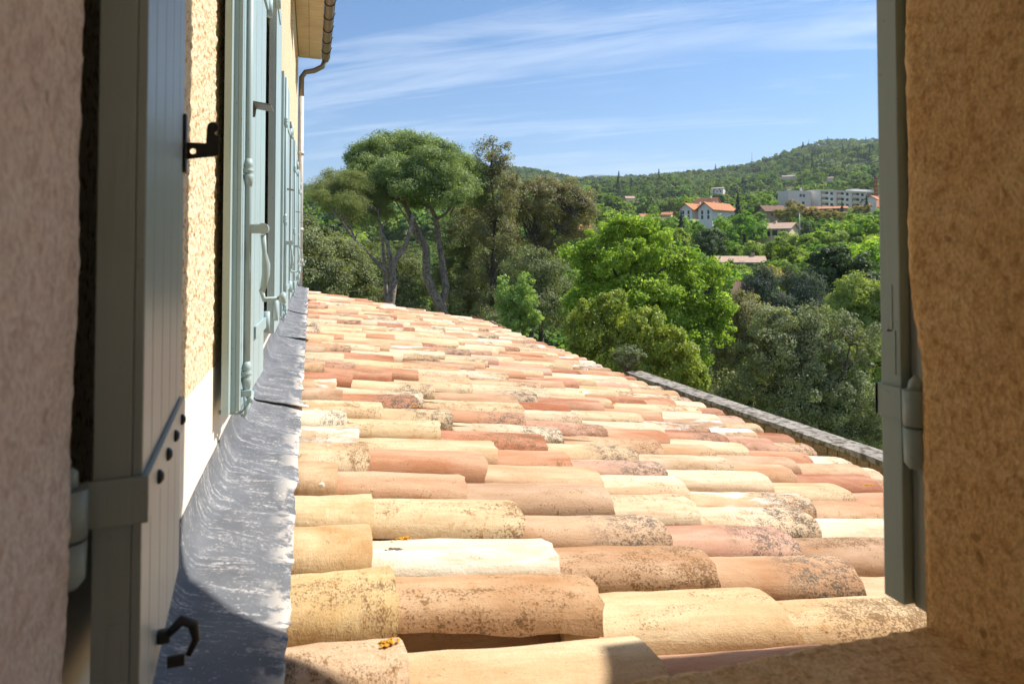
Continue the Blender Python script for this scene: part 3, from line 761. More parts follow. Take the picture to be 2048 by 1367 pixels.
def make_near_leaf():
    """leaf folded back against the facade; origin at its free edge"""
    W = 0.65; a = math.atan2(0.021, W)
    e = bpy.data.objects.new('shutter', None)
    m = Matrix.Identity(4)
    b = MB()
    b.prism([(0, 0, SZ0), (0.016, 0, SZ0), (0.016, 0.032, SZ0), (0.026, 0.032, SZ0), (0.026, W, SZ0), (0, W, SZ0)], (0, 0, SZ1 - SZ0))
    o = b.build('shutter', m_paint, None)
    # boards laid on the backing
    yb = 0.034; k = 0
    for wd in (0.028, 0.145, 0.145, 0.145, 0.138):
        MB().box(0.0262, 0.034 if k else 0.0365, yb, yb + wd - 0.006, SZ0 + 0.001 * (k % 2), SZ1 - 0.0012 * (k % 2), bev=0.0015).build('board', m_paint, o); yb += wd; k += 1
    # tenon ends showing on the edge
    for zz in (0.07 + 0.20, -0.20, 0.62): MB().box(0.0015, 0.0125, -0.0012, 0.004, zz - 0.05, zz + 0.05).build('tenon', m_paint, o)
    handle_parts(o, m)
    # small hinged rain plate with teeth
    v = MB(); pv = Matrix.Translation((0.036, 0.21, 0.40)) @ Matrix.Rotation(R_(8), 4, 'Y')
    v.box(0, 0.055, -0.045, 0.045, -0.002, 0.002, pv)
    for q in range(5): v.box(0.004, 0.010, -0.040 + q * 0.019, -0.034 + q * 0.019, -0.026, 0.0, pv)
    v.build('shutter_stop_plate', m_dust, o)
    ft = MB(); ft.box(0.030, 0.060, 0.060, 0.090, SZ0 + 0.03, SZ0 + 0.045); ft.tube([(0.05, 0.075, SZ0 + 0.03), (0.055, 0.10, SZ0 + 0.012), (0.05, 0.17, SZ0 + 0.02)], 0.006, 6)
    ft.tube([(0.035, 0.11, SZ0 - 0.03), (0.045, 0.12, SZ0 - 0.005), (0.04, 0.13, SZ0 + 0.02)], [0.006, 0.008, 0.006], 6)
    ft.tube([(-0.02, 0.11, SZ0 - 0.015), (0.038, 0.11, SZ0 - 0.02)], 0.006, 6)
    ft.build('bottom_catch', m_paint, o)
    for zz in (-0.265, SZ1 - 0.31):
        hk = MB()
        hk.tube([(0.040, W + 0.010, zz), (0.040, W + 0.010, zz + 0.07)], 0.011, 10)
        hk.box(0.0345, 0.040, W - 0.30, W + 0.005, zz + 0.018, zz + 0.052)
        hk.build('strap_hinge', m_paint, o)
    o.rotation_euler = (0, 0, -a)
    return o
def make_far_leaf():
    W = 0.56; b = MB().box(0, 0.026, 0, W, SZ0, SZ1, bev=0.001); o = b.build('shutter', m_paint, None)
    yb = 0.001
    for wd in (0.14, 0.14, 0.14, 0.139): MB().box(0.0262, 0.034, yb, yb + wd - 0.006, SZ0, SZ1, bev=0.0015).build('board', m_paint, o); yb += wd
    for zz in (0.90, -0.16, 0.42): MB().box(0.006, 0.016, -0.0012, 0.004, zz - 0.06, zz + 0.06).build('tenon', m_paint, o)
    for zz in (-0.33, 0.98):
        hk = MB(); hk.tube([(0.040, -0.016, zz), (0.040, -0.016, zz + 0.09)], 0.012, 10); hk.box(0.0345, 0.040, -0.012, 0.3, zz + 0.018, zz + 0.055)
        hk.build('strap_hinge', m_paint, o)
    return o
nl = make_near_leaf(); fl = make_far_leaf()
names_ = ['nearest', 'second', 'third', 'farthest']
for i, w0 in enumerate(WIN_Y):
    a = nl if i == 0 else copy_tree(nl)
    a.parent = house; a.matrix_parent_inverse = house.matrix_basis.inverted(); a.location = (-0.201, w0 - 0.65, 0)
    a['label'] = ('first open shutter leaf on the facade, with large drop handle' if i == 0 else '%s shutter leaf with locking rod along the facade' % names_[i])
    b = copy_tree(fl) if i < 3 else fl
    b.parent = house; b.matrix_parent_inverse = house.matrix_basis.inverted(); b.location = (-0.199, w0 + WIN_W + 0.018, 0)
    if i == 0: b.scale = (1, 1, 1.14); b.location.z += 0.385 * 0.14
    b['label'] = 'shutter leaf on the far side of the %s facade window' % names_[i]

# ---- the wing with our window: rounded irregular jambs, sill, walls, eave
def sweep_jamb(name, prof, z0, z1, mat, axis='Z', amp=0.0045, sc=16, nz=340, off=None, seed=0):
    V = []; n = len(prof)
    for j in range(nz + 1):
        z = z0 + (z1 - z0) * j / nz
        for i, (x, y, nx_, ny_) in enumerate(prof):
            d = amp * (0.55 * mnoise.noise(Vector((x * sc * .6 + seed, y * sc * .6, z * sc * 0.5))) + 0.35 * mnoise.noise(Vector((x * sc * 5, y * sc * 5 + seed, z * sc * 4)))+ 0.3 * mnoise.noise(Vector((x * sc * 11, y * sc * 11 + seed, z * sc * 9))))
            ox = off(z) if off else 0
            if axis == 'Z': V.append((x + nx_ * d + ox, y + ny_ * d, z))
            else: V.append((z, x + nx_ * d, y + ny_ * d + ox))
    Fq = [(j * n + i, j * n + i + 1, (j + 1) * n + i + 1, (j + 1) * n + i) for j in range(nz) for i in range(n - 1)]
    return link(name, mesh_np(name, V, Fq, mat, smooth=True), house)
def corner_prof(xr, yo, sgn, r=0.02, yi=0.12, out_=0.12):
    """reveal at x=xr running from yi to the outer face yo, rounded corner, then the outer face going sideways"""
    P = [(xr, y, sgn, 0) for y in np.linspace(yi, yo - r, 34)]
    for q in range(1, 8):
        a = math.pi / 2 * q / 8; P.append((xr - sgn * r * (1 - math.cos(a)), yo - r + r * math.sin(a), sgn * math.cos(a), math.sin(a)))
    P += [(xr - sgn * (r + d), yo, 0, 1) for d in np.linspace(0, out_, 9)]
    return P
YO = 0.615
XL, XR, ZSILL, ZLIN = -0.172, 0.646, -0.404, 0.95
sweep_jamb('left_jamb', corner_prof(XL, YO, 1, out_=0.052), -0.6, 1.1, m_jamb_l, off=lambda z: 0.014 * z, seed=2)
sweep_jamb('right_jamb', corner_prof(XR, YO, -1), -0.6, 1.1, m_jamb_r, off=lambda z: -0.008 + 0.017 / (1 + math.exp((z + 0.09) / 0.018)), seed=9)
sill_prof = [(y, ZSILL - 0.03 * max(0, (y - 0.4)), 0, 1) for y in np.linspace(0.05, YO - 0.02, 30)]
for q in range(1, 8):
    a = math.pi / 2 * q / 8; sill_prof.append((YO - 0.02 + 0.02 * math.sin(a), ZSILL - 0.0055 - 0.02 * (1 - math.cos(a)), math.sin(a), math.cos(a)))
sill_prof += [(YO, ZSILL - 0.026 - d, 1, 0) for d in np.linspace(0.0, 0.2, 9)]
sweep_jamb('window_sill', sill_prof, XL - 0.03, XR + 0.03, m_jamb_r, axis='X', amp=0.007, sc=12, nz=200, seed=5)
wg = MB()
wg.box(XR + 0.012, 4.5, 0.12, YO - 0.008, -4.5, 1.9); wg.box(-2.5, XL - 0.012, 0.12, YO - 0.008, -4.5, 1.9)
wg.box(XL - 0.012, XR + 0.012, 0.12, YO - 0.008, -4.5, ZSILL - 0.04); wg.box(XL - 0.012, XR + 0.012, 0.12, YO - 0.008, ZLIN, 1.9)
wg.build('wing_wall', m_jamb_r, house)
rm = MB()  # unseen room; gap in the right wall is an opening added to brighten the jambs
for bx in ((-1.6, -1.5, -3, 0.12, -1.5, 1.6), (2.4, 2.5, -3, -2.4, -1.5, 1.6), (2.4, 2.5, -0.5, 0.12, -1.5, 1.6), (2.4, 2.5, -2.4, -0.5, 1.0, 1.6), (2.4, 2.5, -2.4, -0.5, -1.5, -1.0), (-1.6, 2.5, -3.1, -3, -1.5, 1.6), (-1.6, 2.5, -3.1, 0.12, 1.6, 1.7)): rm.box(*bx)
rm.build('room_wall', m_band, house)
MB().box(-1.6, 2.5, -3.1, 0.12, -1.6, -1.5).build('room_floor', simple('pale_stone_floor', (0.62, 0.52, 0.42), 0.7), house)
# unseen wing eave, edge outline invented to shape the shade on the first tiles
ev = MB(); ZE = 1.25
edge = [(-0.9, 1.42), (1.2, 1.54), (1.3, 1.46), (1.51, 1.31), (1.68, 1.18), (1.9, 1.14), (2.12, 1.16), (2.17, 1.33), (2.5, 1.35), (4.6, 1.32)]
poly = [(-0.9, 0.40, ZE)] + [(x, y_ - 0.02, ZE) for x, y_ in edge] + [(4.6, 0.40, ZE)]
ev.prism(poly, (0, 0, 0.06)); ev.build('wing_shade_eave', m_soffit_join, house)

# own left shutter leaf, swung out
own_o = Vector((-0.134, 0.64, 0)); d_ = Vector((-0.162 + 0.134, 0.985 - 0.64, 0)); LW = d_.length; d_.normalize()
nrm = Vector((d_.y, -d_.x, 0))
OM = Matrix(((nrm.x, d_.x, 0, own_o.x), (nrm.y, d_.y, 0, own_o.y), (0, 0, 1, 0), (0, 0, 0, 1)))
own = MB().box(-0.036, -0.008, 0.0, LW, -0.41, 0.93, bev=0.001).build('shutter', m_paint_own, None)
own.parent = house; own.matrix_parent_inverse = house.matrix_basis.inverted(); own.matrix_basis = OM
own['label'] = 'shaded grey-green plank shutter right beside the left jamb'
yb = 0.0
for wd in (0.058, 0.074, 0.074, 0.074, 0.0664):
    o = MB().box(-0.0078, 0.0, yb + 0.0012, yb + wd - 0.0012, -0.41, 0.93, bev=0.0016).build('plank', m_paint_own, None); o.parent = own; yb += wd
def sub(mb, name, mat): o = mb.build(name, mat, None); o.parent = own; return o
s_ = MB(); s_.box(0.0004, 0.0055, -0.0035, LW - 0.01, -0.224, -0.186, bev=0.001); s_.box(-0.042, 0.0055, -0.0055, -0.0006, -0.224, -0.186, bev=0.001); sub(s_, 'strap_hinge', m_paint_own)
for q in (0.06, 0.135, 0.21, 0.29): b_ = MB(); b_.tube([(0.005, q, -0.206), (0.008, q, -0.206), (0.0105, q, -0.206)], [0.0068, 0.0062, 0.003], 10); sub(b_, 'bolt', m_iron)
for q in (0.45, 0.05, -0.35):
    t_ = MB(); t_.box(-0.024, -0.014, -0.0008, 0.003, q - 0.045, q + 0.045); sub(t_, 'tenon', m_paint_own)
k_ = MB(); cx = -0.050
k_.lathe([(0.0145, -0.038), (0.0150, 0.0)], (cx, -0.018, -0.186), 16); k_.lathe([(0.009, -0.036), (0.0135, -0.030), (0.0145, 0.0)], (cx, -0.018, -0.2265), 16); k_.lathe([(0.008, 0.0), (0.0075, 0.012), (0.003, 0.016)], (cx, -0.018, -0.185), 12)
sub(k_, 'hinge_pin', m_paint_own)
# keeper hook at the free edge: silhouette plate
hp = [(1066, 830), (1178, 830), (1183, 735), (1190, 715), (1205, 704), (1225, 703), (1240, 714), (1246, 735), (1241, 752), (1225, 765), (1230, 778), (1250, 786), (1250, 885), (1243, 897), (1228, 904), (1150, 916), (1066, 930)]
hole = [(1110 + 17 * math.cos(a), 880 + 17 * math.sin(a)) for a in np.linspace(0, 2 * math.pi, 13)[:-1]]
sc_ = 0.000228
def h3(p): return Vector(((p[0] - 1066) * sc_, 0, 0.134 + (880 - p[1]) * sc_))
hm = bmesh.new(); vo_ = [hm.verts.new(h3(p)) for p in hp]; vh = [hm.verts.new(h3(p)) for p in hole]
eds = [hm.edges.new((vo_[i], vo_[(i + 1) % len(vo_)])) for i in range(len(vo_))] + [hm.edges.new((vh[i], vh[(i + 1) % len(vh)])) for i in range(len(vh))]
bmesh.ops.triangle_fill(hm, edges=eds, use_beauty=True)
geo = bmesh.ops.extrude_face_region(hm, geom=hm.faces[:])
bmesh.ops.translate(hm, verts=[v for v in geo['geom'] if isinstance(v, bmesh.types.BMVert)], vec=(0, 0.003, 0))
bmesh.ops.recalc_face_normals(hm, faces=hm.faces[:])
hme = bpy.data.meshes.new('keeper_hook'); hm.to_mesh(hme); hm.free(); hme.materials.append(m_iron)
ho = link('keeper_hook', hme); ho.parent = own; ho.location = (0.001, LW - 0.004, 0)
pl = MB().box(0.0005, 0.004, LW - 0.020, LW + 0.001, 0.104, 0.180, bev=0.0006); sub(pl, 'keeper_plate', m_iron)
# bottom latch
lt = MB(); lt.box(0.0, 0.012, 0.116, 0.126, -0.388, -0.376, bev=0.002)
lt.tube([(0.010, 0.115, -0.378), (0.022, 0.118, -0.368), (0.032, 0.122, -0.375), (0.035, 0.124, -0.392), (0.028, 0.120, -0.405)], [0.004, 0.0055, 0.0055, 0.004, 0.003], 8)
lt.box(0.010, 0.026, 0.108, 0.112, -0.408, -0.397, bev=0.001); sub(lt, 'bottom_latch', m_iron)

# right shutter leaf folded back flat on the wing wall
rx0 = 0.665
ro = MB().box(rx0, rx0 + 0.40, 0.643, 0.672, -0.41, 0.93, bev=0.0015).build('shutter', m_paint, house); ro['label'] = 'pale grey-green shutter edge beside the right jamb'
MB().box(rx0 + 0.012, rx0 + 0.39, 0.618, 0.6395, -0.41, 0.93).build('rear_batten', m_paint_own, ro)
for zz, hh in ((-0.066, 0.028), (-0.118, 0.026)): MB().box(rx0 - 0.0008, rx0 + 0.003, 0.654 if hh > .027 else 0.650, 0.662 if hh > .027 else 0.6615, zz - hh, zz + hh).build('tenon', m_paint, ro)
st = MB(); st.box(rx0 - 0.004, rx0 - 0.0006, 0.640, 0.678, -0.195, -0.158, bev=0.0008); st.box(rx0 - 0.004, rx0 + 0.3, 0.6725, 0.678, -0.195, -0.158, bev=0.0008); st.build('strap_hinge', m_paint, ro)
kn = MB(); c_ = (rx0 + 0.002, 0.625, -0.158); kn.lathe([(0.0135, -0.040), (0.0138, 0.0)], c_, 16); kn.lathe([(0.008, -0.046), (0.0125, -0.040), (0.0135, 0.0)], (c_[0], c_[1], -0.2005), 16); kn.lathe([(0.009, 0), (0.007, 0.010), (0.0015, 0.017)], c_, 12)
kn.build('hinge_pin', m_paint, ro)

# ------------------------------------------------------------------ garden retaining wall with coping, potted shrub
pa, pb = at(1772, 903, 10.4), at(1281, 741, 0); 
ha = at(1772, 903, 10.4).z
rb = ray(1281, 741); pb = rb * (ha / rb.z)
wdir = Vector((pb.x - pa.x, pb.y - pa.y, 0)).normalized(); wl_ = math.hypot(pb.x - pa.x, pb.y - pa.y)
wn = Vector((wdir.y, -wdir.x, 0))
st0 = -3.5; pa = pa - wn * 0.36
gw = thing('garden_wall', 'old rubble stone garden wall with pale flat coping, beyond the tiled eave', 'wall', (pa.x, pa.y, -6))
WMT = Matrix(((wn.x, wdir.x, 0, pa.x), (wn.y, wdir.y, 0, pa.y), (0, 0, 1, ha), (0, 0, 0, 1)))
MB().box(0.05, 0.33, st0, wl_, -5.0, -0.075, WMT).build('wall_core', m_stone, gw)
yy = st0; k = 0
while yy < wl_ - 0.05:
    Ls = min(random.uniform(0.55, 1.0), wl_ - yy)
    o = MB().box(-0.02 + random.uniform(-.012, .012), 0.37 + random.uniform(-.012, .012), yy + 0.002, yy + Ls - 0.002, -0.075 + random.uniform(-.004, .004), random.uniform(-.006, .004), WMT, bev=0.006).build('coping_stone', m_coping, gw)
    yy += Ls
sv = random.Random(4); zt = -0.085
for row in range(4):
    hh = sv.uniform(0.12, 0.19); yy = st0 + sv.uniform(0, .2)
    while yy < wl_ - 0.1:
        ww = sv.uniform(0.16, 0.40)
        if yy > -0.6: MB().box(0.02 + sv.uniform(0, .02), 0.06, yy + 0.012, min(yy + ww, wl_) - 0.012, zt - hh + 0.012 + sv.uniform(0, .02), zt - 0.008, WMT, bev=0.012).build('wall_stone', m_stone, gw)
        yy += ww
    zt -= hh

# ------------------------------------------------------------------ foliage generators
def rand_dir(n):
    v = rng.normal(size=(n, 3)); return v / np.linalg.norm(v, axis=1, keepdims=True)
def leaf_geo(P, Nn, size, aspect=0.5, tri=False, bend=0.0):
    """one small blade per point"""
    n = len(P); t = rand_dir(n); t -= Nn * np.sum(t * Nn, 1, keepdims=True); t /= np.linalg.norm(t, axis=1, keepdims=True) + 1e-9
    b = np.cross(Nn, t); s = (size * rng.uniform(0.65, 1.3, n))[:, None]; wd = s * aspect
    if tri:
        V = np.stack([P - b * wd * 0.5, P + b * wd * 0.5, P + t * s], 1).reshape(-1, 3); Fq = np.arange(n * 3).reshape(-1, 3)
    else:
        V = np.stack([P - t * s * .5, P + b * wd * 0.5, P + t * s * .5, P - b * wd * 0.5], 1).reshape(-1, 3); Fq = np.arange(n * 4).reshape(-1, 4)
    return V, Fq
def lobes_to_sub(lobes, n_sub, r_sub, bias=0.55):
    """lobes: list (cx,cy,cz,rx,ry,rz) -> small clump centres spread through/over the lobes"""
    lobes = np.array(lobes, float); vol = lobes[:, 3] * lobes[:, 4] * lobes[:, 5]; p = vol ** 0.75; p /= p.sum()
    idx = rng.choice(len(lobes), n_sub, p=p); d = rand_dir(n_sub)
    rad = bias + (1 - bias) * rng.random(n_sub) ** 0.6
    c = lobes[idx, :3] + d * lobes[idx, 3:] * rad[:, None]
    return c, d, idx
def crown_mesh(name, lobes, n_sub, r_sub, n_leaf, leaf, mat, aspect=0.5, flat=0.75, outw=0.55, up=0.25, bias=0.5, tri=False, tone=0.5):
    c, d, idx = lobes_to_sub(lobes, n_sub, r_sub, bias)
    k = rng.integers(0, n_sub, n_leaf); q = rand_dir(n_leaf); rs = r_sub * rng.uniform(0.55, 1.35, n_sub)
    rad = (0.35 + 0.65 * rng.random(n_leaf) ** 0.5) * rs[k]
    P = c[k] + q * rad[:, None] * np.array([1, 1, flat])
    nn = q * outw * 0.6 + d[k] * outw + np.array([0, 0, up]) + rand_dir(n_leaf) * (1.0 - outw * 0.6)
    nn /= np.linalg.norm(nn, axis=1, keepdims=True)
    V, Fq = leaf_geo(P, nn, leaf, aspect, tri)
    sv_ = rng.random(n_sub); v = np.clip(sv_[k] * tone + rng.random(n_leaf) * (1 - tone), 0, 1)
    return mesh_np(name, V, Fq, mat, {'v': ('FACE', 'FLOAT', v)}), c
def branches(mb, root, targets, r0, n_pick=40, seg=5, sag=0.0, wob=0.08):
    idx = rng.choice(len(targets), min(n_pick, len(targets)), replace=False)
    for i in idx:
        tgt = Vector(targets[i]); a = Vector(root[rng.integers(0, len(root))]) if isinstance(root, list) else Vector(root)
        # leave from the nearest root node
        if isinstance(root, list): a = min((Vector(q) for q in root), key=lambda q: (q - tgt).length + 0.8 * max(0, q.z - tgt.z + 0.3))
        l = (tgt - a).length
        if l < 0.1: continue
        pts = []
        for s in range(6):
            t = s / 5; p = a.lerp(tgt, t); p += Vector(rng.normal(size=3) * wob * l * math.sin(math.pi * t)) ; p.z -= sag * l * math.sin(math.pi * t); pts.append(p)
        rb = r0 * (0.25 + 0.12 * min(l, 4)); mb.tube(pts, [rb * (1 - 0.85 * s / 5) for s in range(6)], seg, cap=False)
def px_lobes(lst, D, depth=0.8):
    """lobes given as they are seen (px,py,rx,ry) with their own distance offset"""
    out_ = []
    for L0 in lst:
        px, py, rx, ry = L0[:4]; dd = L0[4] if len(L0) > 4 else 0.0
        c = at(px, py, D + dd); s = (D + dd) / F_PX * 1.02
        out_.append((c.x, c.y, c.z, rx * s, (rx * 0.5 + ry * 0.5) * s * depth, ry * s))
    return out_
def gz(x, y): return ground_z(x, y) - 0.15

def big_tree(name, label, cat, lobes_px, D, leaf_m, bark, trunk_px, n_sub, r_sub, n_leaf, leaf, group=None, r_trunk=0.16, n_br=60, limbs=(), **kw):
    lobes = px_lobes(lobes_px, D)
    tp = at(trunk_px[0][0], trunk_px[0][1], D); gx, gy = tp.x, tp.y
    z0 = gz(gx, gy); root = thing(name, label, cat, (gx, gy, z0), group)
    me, subs = crown_mesh('crown', lobes, n_sub, r_sub, n_leaf, leaf, leaf_m, **kw); link('crown', me, root)
    mb = MB(); nodes = []
    pts = [Vector((gx, gy, z0 - 0.2))] + [at(p[0], p[1], D + (p[2] if len(p) > 2 else 0)) for p in trunk_px]
    if pts[1].z < pts[0].z + 0.3: pts = pts[1:]
    n = len(pts); mb.tube(pts, [r_trunk * (1.25 - 0.95 * i / max(1, n - 1)) for i in range(n)], 10); nodes += [tuple(p) for p in pts[1:]]
    for lb in limbs:
        lp = [at(p[0], p[1], D + (p[2] if len(p) > 2 else 0)) for p in lb[1:]]
        mb.tube(lp, [lb[0] * (1 - 0.7 * i / (len(lp) - 1)) for i in range(len(lp))], 8); nodes += [tuple(p) for p in lp[1:]]
    branches(mb, nodes, subs, r_trunk * 0.42, n_br)
    mb.build('trunk', bark, root)
    return root

# --- pines
big_tree('pine_tree', 'tall umbrella pine with broad domed crown and leaning forked trunk, centre left', 'tree',
    [(758, 318, 52, 42), (800, 300, 60, 36, 1), (848, 308, 58, 38, 0), (895, 325, 42, 36), (935, 345, 30, 34, 1), (740, 345, 40, 30, -1), (790, 345, 60, 30, -2), (850, 355, 55, 26, -2), (905, 365, 35, 30, -1), (895, 388, 40, 22, -2.5), (815, 372, 45, 18, -2.5), (955, 380, 22, 30, 1), (770, 378, 40, 22, 0), (730, 325, 34, 34, 0), (720, 365, 30, 24, -1), (870, 335, 50, 40, -2), (925, 365, 34, 34, 0), (840, 395, 40, 18, 1), (950, 350, 26, 28, 1)],
    33, lf_pine, m_bark_p, [(888, 640), (882, 612), (866, 585), (853, 551), (852, 496), (831, 454), (806, 402), (798, 366)], 860, 0.42, 160000, 0.13, r_trunk=0.27, n_br=120,
    limbs=[(0.20, (884, 612), (892, 575, .4), (879, 487, .6), (871, 436, .6), (857, 404, .5), (850, 360, .5)), (0.09, (871, 440, .6), (893, 426, .3), (905, 405, -.5)), (0.08, (852, 500), (832, 476, -.3), (815, 440, -.5), (790, 400, -.8)), (0.045, (840, 470), (885, 462, -.6), (903, 458, -.9)), (0.045, (852, 490), (820, 495, -.8), (800, 500, -1)), (0.05, (900, 430, 0), (915, 400, -1), (925, 385, -1))],
    aspect=0.30, flat=0.7, outw=0.5, up=0.25, bias=0.62, tri=True, tone=0.75)
big_tree('pine_tree', 'lower spreading pine at the left with thin open limbs and forked grey trunk', 'tree',
    [(648, 378, 26, 22), (675, 362, 30, 22, 1), (705, 370, 36, 28, 0), (700, 405, 30, 18, -1), (735, 400, 40, 26, 1), (640, 395, 20, 14, -1), (715, 440, 26, 18, 0), (760, 425, 30, 20, 1), (660, 410, 22, 12, 1)],
    30, lf_pine, m_bark_p, [(778, 625), (781, 602), (787, 563), (783, 533), (789, 521), (811, 492), (822, 454), (826, 425)], 380, 0.32, 52000, 0.12, r_trunk=0.20, n_br=90,
    limbs=[(0.10, (778, 560), (774, 545), (750, 521, -.3), (710, 481, -.5), (683, 442, -.6), (650, 403, -.4)), (0.10, (783, 533), (775, 487, .4), (762, 466, .4), (756, 424, .5), (735, 400, .5)), (0.13, (776, 625, .5), (771, 570, .6), (766, 500, .8), (764, 450, .8)), (0.03, (730, 502), (712, 515, -.6), (708, 520, -.7)), (0.05, (710, 481, -.5), (690, 420, -.2), (672, 385, 0))],
    aspect=0.14, flat=0.6, outw=0.35, up=0.1, bias=0.55, tri=True, tone=0.6)
# --- holm oaks and scrub behind
OAKG = 'dense evergreen oaks behind the roof'
big_tree('oak_tree', 'dark green evergreen oak right behind the end of the facade, left edge', 'tree', [(625, 500, 55, 45), (665, 520, 55, 50, 1), (640, 560, 60, 50, -1), (700, 560, 45, 45, 2), (615, 465, 25, 25, 2)], 22, lf_oak, m_bark_d, [(650, 640), (648, 560)], 260, 0.30, 42000, 0.085, OAKG, tone=0.7)
big_tree('oak_tree', 'shaded evergreen oak filling the space between the two pine trunks', 'tree', [(740, 560, 55, 50), (800, 540, 50, 50, 1), (830, 590, 50, 45, 0), (770, 600, 50, 40, -1), (745, 500, 30, 28, 3)], 40, lf_oak, m_bark_d, [(790, 680), (795, 560)], 260, 0.42, 36000, 0.11, OAKG, tone=0.7)
big_tree('oak_tree', 'brownish evergreen oak just right of the tall pine trunk', 'tree', [(925, 470, 42, 55), (905, 560, 45, 60, 1), (955, 560, 50, 60), (935, 620, 50, 50, -1), (935, 410, 34, 40, 2), (960, 450, 40, 40, 1)], 38, lf_oak, m_bark_d, [(945, 700), (940, 600), (930, 500)], 380, 0.38, 54000, 0.10, OAKG, tone=0.7)
big_tree('oak_tree', 'tallest oak with a thin see-through top standing above its neighbours', 'tree', [(990, 300, 42, 28), (975, 335, 34, 24), (1005, 350, 36, 24), (950, 400, 34, 40, 1), (1000, 390, 45, 45), (985, 460, 48, 55), (1010, 540, 50, 60, 1), (1000, 620, 45, 55)], 34, lf_oak_b, m_bark_d, [(985, 720), (984, 560), (990, 440), (982, 340), (986, 290)], 430, 0.34, 36000, 0.10, OAKG, n_br=190, tone=0.7, r_trunk=0.12)
big_tree('oak_tree', 'brown-tinged oak with a limb leaning out to the right', 'tree', [(1060, 400, 42, 38), (1100, 400, 40, 40), (1150, 395, 38, 40, .5), (1165, 420, 28, 32), (1060, 460, 50, 50, 1), (1110, 460, 45, 45, 1), (1150, 450, 40, 40, 1), (1090, 510, 50, 40, 1.5), (1030, 400, 30, 40, 1), (1085, 370, 30, 24, .5)], 36, lf_oak_b, m_bark_d, [(1060, 700), (1075, 560), (1070, 480)], 420, 0.36, 52000, 0.10, OAKG, n_br=150, limbs=[(0.09, (1075, 540), (1090, 500, -.3), (1118, 462, -.5), (1150, 430, -.5), (1172, 405, -.5))], tone=0.7)
big_tree('oak_tree', 'low bushy oak in front of the brown-tinged oaks', 'tree', [(1060, 545, 50, 50), (1110, 560, 45, 50), (1080, 620, 55, 45, -1), (1130, 620, 45, 45, 0), (1030, 590, 40, 40, 0), (1000, 650, 50, 30, -2)], 30, lf_oak, m_bark_d, [(1080, 700), (1085, 600)], 280, 0.34, 38000, 0.09, OAKG, tone=0.7)
big_tree('oak_tree', 'low scrub oak in the shade right beneath the pines', 'tree', [(760, 610, 60, 30), (850, 625, 60, 28), (930, 640, 60, 28)], 37, lf_oak, m_bark_d, [(850, 690), (850, 640)], 160, 0.28, 20000, 0.08, OAKG, tone=0.7)
# --- bright spring tree
BT = [(1240, 450, 44, 36), (1285, 470, 40, 34), (1205, 500, 46, 38), (1330, 500, 46, 36), (1375, 530, 40, 36), (1165, 530, 34, 40), (1415, 560, 30, 34), (1440, 640, 26, 40)]
def twigs(L_, n): return [(px_ + rx_ * math.cos(a_) * random.uniform(.9, 1.25), py_ - ry_ * math.sin(a_) * random.uniform(.9, 1.3), 9, 10, random.uniform(-.5, .5)) for (px_, py_, rx_, ry_) in [random.choice(L_) for _ in range(n)] for a_ in [random.uniform(-.3, math.pi + .3)]]
big_tree('broadleaf_tree', 'big bright spring-green broadleaf tree in the middle of the view', 'tree',
    [(1240, 455, 44, 32), (1285, 470, 40, 34, .5), (1205, 505, 46, 38), (1260, 520, 60, 45, -.6), (1330, 510, 46, 36), (1375, 530, 40, 36, .4), (1165, 530, 34, 40), (1190, 580, 50, 44, 0), (1280, 590, 66, 50, -.8), (1355, 590, 60, 44, -.3), (1415, 560, 30, 34, .3), (1420, 620, 44, 44), (1370, 665, 60, 40, -.5), (1300, 660, 60, 44, 0), (1440, 665, 26, 30), (1390, 710, 46, 34, -.4), (1150, 600, 26, 30, .4)] + twigs(BT, 46),
    21, lf_bright, m_bark_d, [(1268, 740), (1266, 640), (1272, 570), (1268, 500), (1255, 460)], 560, 0.24, 52000, 0.10, r_trunk=0.10, n_br=170,
    limbs=[(0.05, (1270, 610), (1240, 560, -.2), (1205, 510, -.3), (1195, 490, -.3)), (0.05, (1271, 590), (1310, 550, -.3), (1350, 520, -.2), (1370, 505, 0)), (0.05, (1268, 650), (1320, 620, -.3), (1380, 600, -.2), (1415, 590, 0))], aspect=0.6, tone=0.55, bias=0.15, outw=0.3, up=0.35)
# --- laurel hedge mass
def shoots(lobes_px, D, n):
    out_ = []
    for _ in range(n):
        L0 = random.choice(lobes_px); a = random.uniform(0.15, math.pi - 0.15)
        out_.append((L0[0] + L0[2] * math.cos(a) * 0.85, L0[1] - L0[3] * math.sin(a) * 1.08, 6, 24, random.uniform(-.3, .3)))
    return out_
lau = [(1175, 680, 45, 55), (1225, 655, 45, 50, .2), (1280, 665, 45, 50), (1250, 720, 55, 40, -.3), (1325, 705, 45, 45), (1190, 725, 40, 30, -.2), (1365, 740, 36, 32, -.1), (1310, 750, 45, 26, -.3), (1395, 765, 18, 22)]
big_tree('laurel_bush', 'large glossy yellow-green laurel bush just beyond the eave and wall end', 'bush', lau + shoots(lau, 15, 60), 18.0, lf_laurel, m_bark_d, [(1270, 800), (1268, 720)], 700, 0.14, 70000, 0.085, r_trunk=0.05, n_br=60, aspect=0.42, tone=0.6, bias=0.6, flat=1.1, outw=0.5, up=0.1)
yl = [(1010, 600, 16, 30), (1025, 630, 25, 25), (1050, 600, 18, 30), (1060, 640, 26, 22), (1035, 655, 30, 18)]
big_tree('young_tree', 'small feathery light-green young tree just above the roof corner', 'tree', yl + shoots(yl, 18, 14), 18, lf_young, m_bark_d, [(1035, 700), (1035, 600)], 170, 0.14, 11000, 0.085, r_trunk=0.04, n_br=40, aspect=0.35, tone=0.5)
